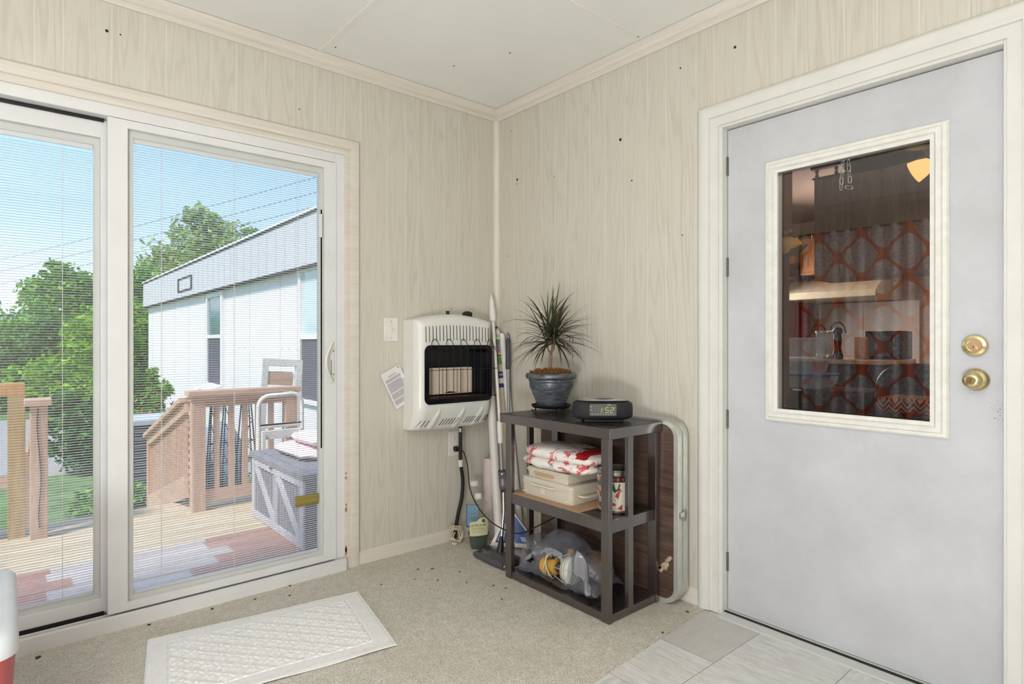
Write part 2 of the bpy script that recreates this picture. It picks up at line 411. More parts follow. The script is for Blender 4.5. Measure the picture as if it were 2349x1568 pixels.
def m_deck():
    g = G('weathered_deck'); X, Y, Z = g.sep(g.coord())
    i = g.math('FLOOR', g.math('DIVIDE', g.math('ADD', X, .13), -.145))
    wn = g.n('TexWhiteNoise', noise_dimensions='1D'); g.l(i, wn.inputs['W']); r = wn.outputs[0]
    n = g.noise(g.comb(g.math('MULTIPLY', X, 40.0), g.math('MULTIPLY', Y, 2.0), g.math('MULTIPLY', r, 20.0)), 1.0, 6, .7)
    tan = g.ramp(n, [(.3, lin((172, 150, 120))), (.62, lin((218, 199, 166)))])
    red = g.ramp(n, [(.3, lin((134, 92, 80))), (.65, lin((186, 138, 120)))])
    grey = g.ramp(n, [(.3, lin((164, 148, 140))), (.62, lin((202, 192, 186)))])
    ed = g.math('ADD', -1.52, g.math('MULTIPLY', r, .3)); isred = g.math('MAXIMUM', g.math('GREATER_THAN', Y, ed), g.math('LESS_THAN', Y, g.math('ADD', -2.3, g.math('MULTIPLY', r, .3))))
    near = g.mix(isred, grey, red)
    col = g.mix(g.math('GREATER_THAN', X, -1.36), tan, near)
    stain = g.math('GREATER_THAN', g.noise(g.comb(g.math('MULTIPLY', X, 30.0), g.math('MULTIPLY', Y, 5.0), 0.0), 1.0, 6, .75), .67)
    col = g.mix(g.math('MULTIPLY', stain, .6), col, lin((128, 104, 80)))
    return g.done(g.bsdf(col, .8, 0, g.bump(n, .3, .003), .2))
M['deck'] = m_deck()
M['greybox'] = wood('grey_resin_wood', (150, 146, 152), (112, 108, 114), 'z', 22, .6, .08)
M['greybox_light'] = wood('grey_resin_brace', (206, 202, 208), (176, 172, 178), 'z', 22, .6, .08)
M['rust'] = plain('rusty_stain', (196, 156, 96), .8, 0, .3, 60)
M['greybox_dark'] = plain('grey_groove', (70, 68, 76), .7)
M['pink'] = plain('pink_stripe_cloth', (244, 218, 220), .9, 0, .05, 60, .3, 60)
M['chippy'] = plain('chipped_white_wood', (244, 241, 232), .7, 0, .12, 40, .2, 60)
M['white_tube'] = plain('white_tube_paint', (232, 230, 224), .4, 0, .05, 30)
M['siding'] = plain('white_siding', (247, 239, 236), .5, 0, .02, 3)
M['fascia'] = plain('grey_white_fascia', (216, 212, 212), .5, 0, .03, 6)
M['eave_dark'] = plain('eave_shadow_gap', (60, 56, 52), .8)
M['winblue'] = plain('teal_window', (104, 134, 136), .08, 0, .1, 4, spec=.8)
M['winpale'] = plain('pale_reflecting_window', (206, 222, 224), .1, 0, .04, 4, spec=.8)  # reflection in the pane put into its base colour
M['screen'] = plain('dark_insect_screen', (84, 84, 94), .7, 0, .1, 60)
M['grass'] = plain('lawn_grass', (104, 140, 66), .95, 0, .3, 6, .5, 60)
M['gravel'] = plain('grey_gravel', (176, 170, 162), .9, 0, .25, 50, .5, 60)
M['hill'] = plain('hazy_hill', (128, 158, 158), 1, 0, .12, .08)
M['cable'] = plain('power_cable', (112, 118, 124), .7)
M['slate'] = plain('slate_grey_louvre', (104, 100, 106), .6, 0, .1, 20)
M['palegrey'] = plain('pale_grey_rim', (196, 198, 202), .5)
M['tarp'] = plain('blue_grey_cover', (150, 164, 180), .55, 0, .1, 8, .2, 20)
M['mat'] = plain('cream_cotton', (243, 242, 239), .95, 0, .04, 60, .5, 320)
M['lid'] = plain('white_cooler_lid', (222, 226, 230), .5, 0, .04, 8, .35, 400)
M['red_cooler'] = plain('red_cooler_body', (176, 84, 84), .4, 0, .05, 8)
M['card'] = plain('tan_cardboard', (190, 156, 124), .8, 0, .06, 20)
M['bin'] = clear_plastic('cloudy_bin_plastic', (222, 214, 196), .82, .3)
M['bin_edge'] = plain('yellowed_plastic_edge', (222, 212, 190), .4, 0, .04)
M['bottle'] = clear_plastic('clear_bottle', (206, 200, 184), .11, .15)
M['bottle_green'] = plain('dark_green_soap', (10, 46, 42), .15, 0, .1)
M['cap'] = plain('white_cap', (232, 230, 224), .4, 0, .02)
M['label_blue'] = plain('blue_label', (86, 152, 190), .5, 0, .08, 40)
M['label_cream'] = plain('cream_green_label', (206, 204, 158), .5, 0, .05, 40)
M['dkgreen'] = plain('dark_green_ink', (40, 84, 66), .6)
M['navy'] = plain('navy_print', (44, 48, 112), .6)
M['bag'] = clear_plastic('grey_film_bag', (122, 122, 130), .46, .2)
M['bag_clear'] = clear_plastic('bright_film_fold', (196, 198, 206), .4, .12)
M['bag_load'] = plain('brown_bundle', (112, 90, 76), .8, 0, .3, 30)
M['yellow'] = plain('yellow_socket', (214, 166, 70), .45, 0, .06)
M['cordw'] = plain('cream_cord', (216, 204, 178), .5, 0, .05)
M['bulb'] = plain('frosted_bulb', (206, 208, 202), .3, 0, .03)
M['bluecard'] = plain('blue_print_card', (60, 96, 176), .4, 0, .3, 14)
M['palecard'] = plain('pale_blue_print', (176, 198, 226), .4, 0, .05)
M['smoke'] = plain('smoky_grey_plastic', (76, 73, 80), .16, 0, .12, 12, spec=.7)
M['roll'] = plain('pinkish_paper_roll', (206, 192, 190), .6, 0, .03)
M['woodstick'] = wood('pale_stick', (222, 204, 178), (200, 178, 150), 'z', 30, .5)
M['purple'] = plain('purple_print', (170, 124, 166), .5)
M['green_print'] = plain('green_print', (104, 148, 90), .5)
M['yellow_print'] = plain('yellow_print', (216, 196, 60), .5)
M['greytube'] = plain('grey_painted_tube', (158, 160, 166), .3, .4)
M['greygrip'] = plain('dark_grey_grip', (70, 70, 78), .5)
def m_pack():
    g = G('red_white_film_pack'); co = g.coord(); n = g.noise(co, 13, 5, .7, .8); n2 = g.noise(co, 45, 4, .7)
    col = g.ramp(n, [(.0, lin((240, 237, 232))), (.565, lin((238, 232, 226))), (.59, lin((214, 96, 96))), (.64, lin((208, 80, 82))), (.67, lin((240, 228, 224)))])
    col = g.mix(g.math('MULTIPLY', g.math('GREATER_THAN', g.noise(co, 24, 3, .6), .68), .8), col, lin((110, 110, 120)))
    return g.done(g.bsdf(col, .22, 0, g.bump(n2, .6, .008), .6))
M['pack'] = m_pack()
M['packred'] = plain('red_film_band', (182, 40, 46), .25, 0, .1, 30, .4, 30)
M['lcd'] = plain('lcd_window', (98, 100, 96), .15, 0, .1, 10)
M['lcd_digit'] = plain('lit_clock_digit', (150, 176, 84), .5, 0, 0, emit=.55)
M['lcd_mark'] = plain('pale_print', (214, 214, 210), .5)
M['fabric_black'] = plain('speaker_cloth', (34, 32, 38), .75, 0, .15, 60, .3, 300)
M['silver'] = plain('silver_lid', (190, 186, 176), .25, .5, .06)
M['tin'] = plain('tin_can_metal', (150, 146, 136), .25, .9, .1)
def m_canart():
    g = G('can_paper'); co = g.coord(); v = g.voro(co, 55, 'F1', 1); s = g.sep(v)
    col = g.ramp(s[0], [(0, lin((70, 92, 84))), (.3, lin((206, 128, 104))), (.55, lin((224, 220, 204))), (.8, lin((110, 150, 158))), (1, lin((196, 84, 72)))])
    for e in g.mat.node_tree.nodes:
        if e.type == 'VALTORGB': e.color_ramp.interpolation = 'CONSTANT'
    return g.done(g.bsdf(col, .3, 0, None, .5))
M['canart'] = m_canart()
M['cream'] = plain('cream_print', (222, 216, 196), .4)
M['redprint'] = plain('red_print', (196, 62, 50), .4, 0, .12, 50)
M['blackprint'] = plain('black_print', (32, 30, 30), .4)
M['olive_reflection'] = wood('painted_reflection', (158, 142, 72), (118, 104, 46), 'y', 30, .6, .06)  # olive tone of a reflection in the patio glass
M['debris'] = plain('dry_leaf_bits', (86, 70, 40), .9, 0, .3, 60)
# kitchen
M['k_ceiling'] = plain('stippled_pink_ceiling', (178, 152, 140), .9, 0, .1, 60, .6, 160)
M['k_brown'] = wood('dark_brown_panel', (88, 52, 40), (58, 34, 28), 'z', 14, .4, .08)
M['k_dark'] = wood('dark_kitchen_wood', (80, 62, 56), (58, 46, 42), 'z', 20, .45, .08)
M['k_cup'] = wood('brown_cupboard_wood', (132, 108, 98), (104, 84, 76), 'z', 20, .45, .08)
M['k_oak'] = wood('orange_oak', (204, 142, 84), (168, 108, 60), 'z', 14, .35, .08)
M['k_red'] = plain('red_curtain_cloth', (196, 34, 58), .8, 0, .1, 20)
M['k_tile'] = plain('pale_backsplash', (214, 206, 204), .3, 0, .04)
M['k_hood'] = plain('cream_range_hood', (190, 178, 154), .4, 0, .04)
M['k_leather'] = plain('black_leather', (44, 44, 50), .35, 0, .1, 20, .2, 120)
M['k_blade'] = plain('walnut_fan_blade', (34, 16, 12), .35, 0, .1)
M['k_fl'] = plain('brown_kitchen_floor', (110, 84, 66), .5)
M['k_bins'] = clear_plastic('clear_tub', (206, 212, 220), .45, .2)
M['k_blue'] = plain('blue_lid', (74, 112, 160), .4)
M['k_tan'] = plain('tan_cap_cloth', (172, 128, 72), .8)
M['k_box'] = plain('orange_food_box', (206, 138, 76), .5, 0, .2, 30)
def m_zig():
    g = G('zigzag_weave'); X, Y, Z = g.sep(g.coord())
    a = g.math('PINGPONG', g.math('MULTIPLY', X, 22.0), .5); b = g.math('PINGPONG', g.math('ADD', g.math('MULTIPLY', g.math('SUBTRACT', Y, Z), 45.0), g.math('MULTIPLY', a, 2.6)), .5)
    col = g.mix(g.math('GREATER_THAN', b, .27), lin((58, 28, 26)), lin((164, 112, 88)))
    return g.done(g.bsdf(col, .85, 0, None, .2))
M['zig'] = m_zig()
def m_shade():
    g = G('lit_glass_shade'); e = g.n('Emission'); e.inputs[0].default_value = lin((255, 204, 124)); e.inputs[1].default_value = .8
    return g.done(e.outputs[0])
M['shade'] = m_shade()
def m_ogee():
    g = G('ogee_curtain'); X, Y, Z = g.sep(g.coord())
    u = g.math('DIVIDE', g.math('SUBTRACT', X, .1), .40); v = g.math('DIVIDE', g.math('SUBTRACT', Z, .1), .45)
    u2 = g.math('ADD', u, 0.0)
    cu = g.math('COSINE', g.math('MULTIPLY', u2, 2 * PI)); cv = g.math('COSINE', g.math('MULTIPLY', v, 2 * PI))
    f = g.math('ADD', cu, cv); f = g.math('ADD', f, g.math('MULTIPLY', g.math('SINE', g.math('MULTIPLY', v, 4 * PI)), g.math('MULTIPLY', g.math('SINE', g.math('MULTIPLY', u, 2 * PI)), .0)))
    k = g.math('LESS_THAN', g.math('ABSOLUTE', f), .27)
    co = g.coord(); n = g.noise(co, 45, 4, .7)
    ground = g.ramp(n, [(.42, lin((176, 176, 186))), (.55, lin((240, 240, 243)))])
    col = g.mix(k, ground, lin((222, 106, 66)))
    return g.done(g.bsdf(col, .85, 0, None, .2))
M['ogee'] = m_ogee()
# ------------------------------------------------------------------ room shell
RX, RY, H = 4.2, -4.1, 2.555
def shell():
    # left wall with the patio door opening
    m = MB(); y0, y1, zt = -2.915, -0.985, 2.09
    m.box(-.12, RY - .1, -.05, 0, y0, H + .05); m.box(-.12, y1, -.05, 0, .0, H + .05); m.box(-.12, y0, zt, 0, y1, H + .05)
    wl = struct(m.build('wall_left', M['wall_y'], smooth=0))
    m = MB(); m.box(-.12, 0, -.05, 1.487, .14, H + .05); m.box(2.436, 0, -.05, RX + .1, .14, H + .05); m.box(1.487, 0, 2.056, 2.436, .14, H + .05)
    wr = struct(m.build('wall_right', M['wall_x'], smooth=0))
    m = MB(); m.box(-.12, RY - .1, -.05, RX + .1, RY, H + .05); struct(m.build('wall_south', M['wall_x'], smooth=0))
    m = MB(); m.box(RX, RY, -.05, RX + .1, .0, H + .05); struct(m.build('wall_east', M['wall_y'], smooth=0))
    m = MB(); m.box(0, RY, -.06, RX, .0, 0); struct(m.build('floor', M['vinyl'], smooth=0))
    m = MB(); m.box(-.12, RY - .1, H, RX + .1, .0, H + .06)
    m.mi = 1
    m.box(0, -1.137, H - .004, RX, -1.117, H); m.box(1.110, -1.117, H - .003, 1.122, 0, H); m.box(2.33, RY, H - .003, 2.342, -1.137, H)
    ce = struct(m.build('ceiling', [M['ceil'], M['seam']], smooth=0))
    # unseen house roof, its overhang sized for the shadow it throws on the deck
    m = MB(); m.box(-.17, RY - .4, H + .06, RX + .2, .14, H + .16); struct(m.build('roof', M['fascia'], smooth=0))
    # nail holes
    holes = [('L', -2.0, 2.365), ('L', -1.935, 2.385)]
    for k, (x, z, r) in enumerate([(.137, 2.40, .003), (.19, 2.10, .007), (.185, 2.075, .003), (.96, 2.135, .008), (1.03, 1.92, .004), (1.30, 2.365, .004), (1.56, 2.36, .006),
                     (.50, 2.05, .003), (.10, 1.66, .003), (1.31, 1.62, .003), (.1, 1.2, .003), (2.04, 2.36, .004), (2.05, 2.36, .003)]):
        m = MB(); m.cyl((x, .002, z), (x, -.0012, z), r, r, 8); m.build('nail_hole', M['dark_gap'], wr)
    for y, z, r in ((-1.985, 2.375, .006), (-1.94, 2.375, .003), (-1.22, 2.26, .003), (-2.32, 2.41, .003)):
        m = MB(); m.cyl((-.002, y, z), (.0012, y, z), r, r, 8); m.build('nail_hole', M['dark_gap'], wl)
    for x, y in ((.33, -.55), (.62, -.42), (1.12, -.07), (.12, -1.09), (.9, -1.05), (1.2, -.9)):
        m = MB(); m.ball((x, y, H - .002), (.006, .004, .002), 6, 4); m.build('nail_head', M['ink'], ce)
    # crown moulding: profile is (away from the wall, up); runs along each wall
    P = [(0, 2.486), (.010, 2.486), (.013, 2.492), (.013, 2.506), (.024, 2.512), (.028, 2.530), (.034, 2.540), (.036, 2.553), (0, 2.553)]
    m = MB(); m.sweep([(0, RY, 0), (0, 0, 0)], [(-a, b) for a, b in P], (0, 0, 1)); 
    # mitre by trimming is hidden by the second run
    struct(m.build('trim_1', M['trim'], smooth=30))
    m = MB(); m.sweep([(0, 0, 0), (RX, 0, 0)], [(-a, b) for a, b in P], (0, 0, 1)); struct(m.build('trim_2', M['trim_x'], smooth=30))
    m = MB(); m.sweep([(RX, RY, 0), (0, RY, 0)], [(-a, b) for a, b in P], (0, 0, 1)); struct(m.build('trim_3', M['trim_x'], smooth=30))
    # corner bead
    m = MB(); m.prism([(0, 0), (.024, 0), (.024, -.008), (.016, -.018), (.008, -.024), (0, -.024)], 2, .06, 2.487)
    struct(m.build('trim_4', M['trim_z'], smooth=50))
    # baseboards
    B = [(0, 0), (.013, 0), (.013, .030), (.010, .040), (.010, .048), (.006, .058), (.003, .064), (0, .066)]
    m = MB(); m.sweep([(0, -.93, 0), (0, 0, 0)], [(-a, b + .005) for a, b in B], (0, 0, 1)); struct(m.build('baseboard_left', M['trim'], smooth=30))
    m = MB(); m.sweep([(0, 0, 0), (1.41, 0, 0)], [(-a, b + .005) for a, b in B], (0, 0, 1)); struct(m.build('baseboard_right', M['trim_x'], smooth=30))
    # patio door casing: profile (outward from the opening, proud of wall)
    C = [(0, 0), (0, .010), (.020, .012), (.028, .009), (.030, .019), (.056, .022), (.072, .018), (.078, .012), (.078, 0)]
    m = MB(); m.sweep([(0, -.992, .006), (0, -.992, 2.086), (0, -2.908, 2.086), (0, -2.908, .006)], [(-a, b) for a, b in C], (1, 0, 0))
    t5 = struct(m.build('trim_5', M['trim'], smooth=30)); random.seed(6)
    for z, h in ((.09, .028), (.105, .02), (.30, .022), (.325, .01), (.46, .012), (.485, .008)):
        m = MB(); m.add([(.0115, -.987 + .006 * math.cos(a) * random.uniform(.4, 1.2), z + h * math.sin(a) * random.uniform(.5, 1.1)) for a in [2 * PI * k / 10 for k in range(10)]], [tuple(range(10))]); m.build('rust_stain', M['rust'], t5, smooth=0)
    # entry door casing
    C = [(0, 0), (0, .008), (.036, .009), (.038, .019), (.050, .019), (.058, .023), (.078, .023), (.090, .017), (.095, .010), (.095, 0)]
    m = MB(); m.sweep([(1.488, 0, .006), (1.488, 0, 2.055), (2.435, 0, 2.055), (2.435, 0, .006)], [(a, b) for a, b in C], (0, -1, 0))
    struct(m.build('trim_6', M['white_z'], smooth=30))
shell()

def carpet():
    m = MB(); m.prism([(.004, RY + .01), (1.742, RY + .01), (1.46, -.41), (1.428, -.004), (.004, -.004)], 2, 0.0005, .006)
    o = m.build('carpet', M['carpet'], smooth=0); tag(o, 'beige grey looped berber carpet laid up to the pale vinyl tiles', 'carpet')
    random.seed(3); m = MB()
    for x, y, L, w in ((.31, -.95, .016, .007), (.66, -.555, .028, .008), (.72, -.53, .018, .006), (.55, -.63, .02, .007), (.44, -.72, .03, .006), (.36, -.8, .02, .004),
                       (.42, -.58, .02, .01), (.50, -.80, .012, .006), (.80, -.62, .014, .008), (.26, -.72, .02, .008), (.15, -1.32, .018, .012), (.09, -1.45, .014, .01), (1.40, -.10, .03, .01), (.30, -.66, .03, .01),
                       (.045, -1.28, .018, .012), (.07, -1.62, .02, .014), (.06, -1.85, .02, .014), (.085, -2.2, .03, .02), (1.44, -.33, .018, .01)):
        a = random.uniform(0, PI); d = Vector((math.cos(a), math.sin(a), 0)) * L / 2; e = Vector((-d.y, d.x, 0)).normalized() * w / 2
        c = Vector((x, y, .0068)); up = Vector((0, 0, .003))
        m.add([c - d, c + e + up, c + d, c - e + up * .5], [(0, 1, 2, 3), (0, 3, 2)])
    o = m.build('leaf_debris', M['debris'], smooth=0); tag(o, 'crumbs of dry leaves scattered on the carpet', 'debris', kind='stuff')
carpet()

# ------------------------------------------------------------------ sliding patio door
def patio():
    R = sroot('door_2')
    m = MB(); m.box(-.12, -.985, 0, .0, -1.040, 2.09); m.box(-.12, -2.915, 0, .0, -2.865, 2.09); m.box(-.12, -2.865, 2.041, .0, -1.04, 2.09)
    m.build('frame', M['vinyl_white'], R, bevel=.0015)
    m = MB(); m.box(-.12, -2.915, 0, .017, -.985, .024); m.box(.016, -2.908, 0, .034, -.992, .063); m.box(-.048, -2.9, .024, -.042, -1.0, .05); m.box(-.12, -2.9, .024, -.105, -1.0, .055)
    s = m.build('sill', M['vinyl_white'], R, bevel=.002)
    m = MB(); m.box(-.1, -2.9, .0245, .0155, -1.0, .030); m.build('track_dirt', M['track'], s)
    m = MB(); m.box(-.0535, -2.862, .031, -.0485, -1.99, .0655); m.box(-.053, -2.862, 2.026, -.048, -1.99, 2.0405); m.build('gap_shade', M['black'], R, smooth=0)  # black strips painting the shade in the gaps above and below the fixed panel
    def panel(name, y0, y1, z0, z1, x0, x1, g, lab):
        # g = glass opening (y0, z0, y1, z1)
        m = MB(); fo = (y0, z0, y1, z1); fi = (g[0] - .022, g[1] - .02, g[2] + .022, g[3] + .03)
        m.frame(0, x0, x1, fo, fi); p = m.build(name, M['vinyl_white'], R, bevel=.0015, label=lab)
        m = MB(); m.frame(0, x0 + .002, x1 - .020, fi, g); m.build('glazing_bead', M['bead'], p, bevel=.001)
        xm = (x0 + x1) / 2 - .006
        for dx in (-.0105, .0105):
            m = MB(); m.box(xm + dx - .0015, g[0] - .004, g[1] - .004, xm + dx + .0015, g[2] + .004, g[3] + .004); m.build('glass_pane', M['glass'], p, smooth=0)
        # blind between the panes
        m = MB(); n = int((g[3] - g[1] - .03) / .0102); W = .0056
        for k in range(n):
            z = g[1] + .012 + k * .0102; vs = []
            for i, (dx, dz) in enumerate(((-W, -.0006), (-W * .4, .0007), (W * .4, .0007), (W, -.0006))):
                vs += [(xm + dx, g[0] + .003, z + dz), (xm + dx, g[2] - .003, z + dz)]
            m.add(vs, [(0, 1, 3, 2), (2, 3, 5, 4), (4, 5, 7, 6)])
        m.build('blind_slats', M['slat'], p, recalc=False)
        m = MB(); m.box(xm - .006, g[0] + .002, g[3] - .018, xm + .006, g[2] - .002, g[3] - .001); m.box(xm - .006, g[0] + .002, g[1] + .001, xm + .006, g[2] - .002, g[1] + .009)
        m.build('blind_rail', M['slat'], p)
        L = g[2] - g[0]
        for t in (.13, .5, .87):
            m = MB(); y = g[0] + L * t
            for dx in (-W - .0004, W + .0004): m.tube([(xm + dx, y, g[1]), (xm + dx, y, g[3])], .0007, 5)
            m.build('blind_cord', M['plate'], p)
        return p, xm
    p, xm = panel('sliding_panel', -1.983, -1.0335, .064, 2.038, -.040, .004, (-1.893, .118, -1.117, 1.975), 'inner white vinyl panel with handle')
    # handle: a bow on a backplate
    m = MB(); m.box(.004, -1.083, .945, .009, -1.047, 1.145); m.build('handle_plate', M['vinyl_white'], p, bevel=.002)
    m = MB(); m.box(.0088, -1.064, .985, .0095, -1.061, 1.055); m.cyl((.009, -1.053, 1.10), (.0098, -1.053, 1.10), .0035, n=8); m.cyl((.009, -1.053, .985), (.0098, -1.053, .985), .0035, n=8)
    m.build('latch_slot', M['ink'], p)
    m = MB(); pts = [(.008 + .040 * math.sin(PI * t / 16), -1.057 - .050 * math.sin(PI * t / 16), 1.143 - .196 * t / 16) for t in range(17)]
    m.tube(pts, [.008 - .0015 * math.sin(PI * t / 16) for t in range(17)], 10); m.build('handle', M['cap'], p)
    # blind tilt slider on the right bead
    m = MB(); m.box(-.019, -1.108, .62, -.016, -1.099, 1.80); m.box(-.018, -1.120, 1.66, -.004, -1.104, 1.775); m.build('tilt_slider', M['vinyl_white'], p, bevel=.001)
    panel('fixed_panel', -2.862, -1.945, .060, 2.036, -.098, -.054, (-2.78, .135, -2.022, 1.935), 'outer white vinyl panel behind the cooler')
patio()
m = MB(); m.box(-.0185, -1.232, .352, -.0065, -1.119, .402)  # thin slab modelling a reflection in the inner pane
tag(m.build('glass_reflection', M['olive_reflection'], bevel=.002), 'olive slab standing in for a reflection at the lower right of the patio door glass', 'reflection')

# ------------------------------------------------------------------ grey entry door
def entry():
    R = sroot('door_1')
    m = MB(); m.box(1.487, 0, .0, 1.503, .14, 2.056); m.box(2.425, 0, .0, 2.436, .14, 2.056); m.box(1.503, 0, 2.044, 2.425, .14, 2.056)
    m.box(1.503, .088, .02, 1.514, .14, 2.044); m.box(2.414, .088, .02, 2.425, .14, 2.044)
    m.build('jamb', M['white_z'], R, bevel=.001)
    m = MB(); x0, x1, z0, z1 = 1.5065, 2.4205, .016, 2.039; a, b, c, d = 1.716, .876, 2.236, 1.82
    m.frame(1, .040, .084, (x0, z0, x1, z1), (a, b, c, d)); slab = m.build('door_slab', M['door'], R, smooth=0)
    m = MB(); F = [(-.046, 0), (-.046, .006), (-.040, .012), (-.030, .013), (-.026, .020), (-.012, .020), (-.006, .012), (.006, .010), (.006, 0)]
    m.sweep([(a, .040, b), (c, .040, b), (c, .040, d), (a, .040, d)], F, (0, -1, 0), closed=True)
    lf = m.build('lite_frame', M['lite'], slab, smooth=30)
    m = MB(); m.box(a + .001, .060, b + .001, c - .001, .064, d - .001); m.build('glass_pane', M['door_glass'], slab, smooth=0)
    # threshold
    m = MB(); m.prism([(-.034, .0005), (.084, .0005), (.084, .014), (.03, .014), (-.03, .004)], 0, 1.503, 2.425); m.build('threshold', M['bead'], R, smooth=0)
    m = MB(); m.box(1.503, .012, .0045, 2.425, .030, .0135); m.build('threshold_gap', M['dark_gap'], R, smooth=0)
    for z in (.216, .819, 1.461, 1.888):
        m = MB(); m.cyl((1.5045, .036, z - .039), (1.5045, .036, z + .039), .005, n=10); m.box(1.4995, .038, z - .039, 1.5095, .0405, z + .039)
        m.build('hinge', M['hinge'], R)
    Ry = Matrix.Rotation(PI / 2, 3, 'X')
    # deadbolt and knob (axis points into the room)
    m = MB(); m.lathe([(.035, 0), (.035, .003), (.034, .008), (.031, .016), (.022, .019), (.021, .0215), (.018, .0215), (.0175, .017)], (2.348, .040, 1.134), 36, Ry); db = m.build('deadbolt', M['brass'], R)
    m = MB(); m.lathe([(.0175, .0165), (.0, .0168)], (2.348, .040, 1.134), 24, Ry); m.build('lock_recess', M['brass_dark'], db)
    m = MB(); m.lathe([(.0085, .016), (.0085, .0185), (0, .0187)], (2.348, .040, 1.129), 20, Ry); m.build('key_cylinder', M['brass'], db)
    m = MB(); m.box(2.3474, .0195, 1.125, 2.3486, .0215, 1.134); m.build('keyhole', M['dark_gap'], db)
    m = MB(); m.lathe([(.035, 0), (.035, .003), (.032, .008), (.024, .013), (.0135, .017), (.0125, .030), (.016, .036), (.0245, .045), (.0265, .054), (.0245, .062), (.017, .0675), (.0115, .0685)], (2.352, .040, 1.026), 40, Ry); kb = m.build('door_knob', M['brass'], R)
    m = MB(); m.lathe([(.0115, .0685), (.0115, .0695), (0, .0698)], (2.352, .040, 1.026), 24, Ry); m.build('key_cylinder', M['brass_dark'], kb)
    m = MB(); m.box(2.3514, -.0303, 1.021, 2.3526, -.0295, 1.031); m.build('keyhole', M['dark_gap'], kb)
entry()

# ------------------------------------------------------------------ mat
def bathmat():
    A = Vector((.853, -1.174, .007)); B = Vector((.319, -1.074, .007)); u = (B - A); L = Vector((-.112, -.802, 0)).normalized() * .81
    R = root('bath_mat', A + u / 2 + L / 2, 'cream tufted cotton mat with a diamond pattern lying on the carpet', 'mat')
    nu, nv = 150, 230
    def h(s, t):
        e = min(s * .543, (1 - s) * .543, t * .81, (1 - t) * .81); z = .006
        if e < .012: return z * (.5 + .5 * e / .012)
        if .066 < e < .071: return z - .003
        if e > .071:
            a, b = s * .543 / .075, t * .81 / .088
            p, q = abs(((a + b) % 1) - .5) * 2, abs(((a - b) % 1) - .5) * 2
            g = min(1 - p, 1 - q)
            z = z - .0046 * max(0, 1 - g / .2) + .0040 * min(1, p * q * 2)
            z += .0018 * noise.noise(Vector((s * 60, t * 90, 0)))
        else: z += .0008 * noise.noise(Vector((s * 120, t * 160, 3)))
        return z
    def f(s, t):
        wob = .002 * math.sin(t * 9 + s * 3)
        p = A + u * s + L * t; lift = .004 * max(0, 1 - s * 18) * (.5 + .5 * math.sin(t * 14))
        return p + Vector((wob, 0, h(s, t) + lift))
    m = MB(); m.grid(f, nu, nv); m.build('mat_pile', M['mat'], R)
    m = MB(); e = [f(0, k / 40) for k in range(41)] + [f(k / 20, 1) for k in range(21)] + [f(1, 1 - k / 40) for k in range(41)] + [f(1 - k / 20, 0) for k in range(20)]
    e = [p + Vector((0, 0, -.0005)) for p in e]; m.tube(e, .0026, 6, closed=True); m.build('bound_edge', M['mat'], R)
bathmat()
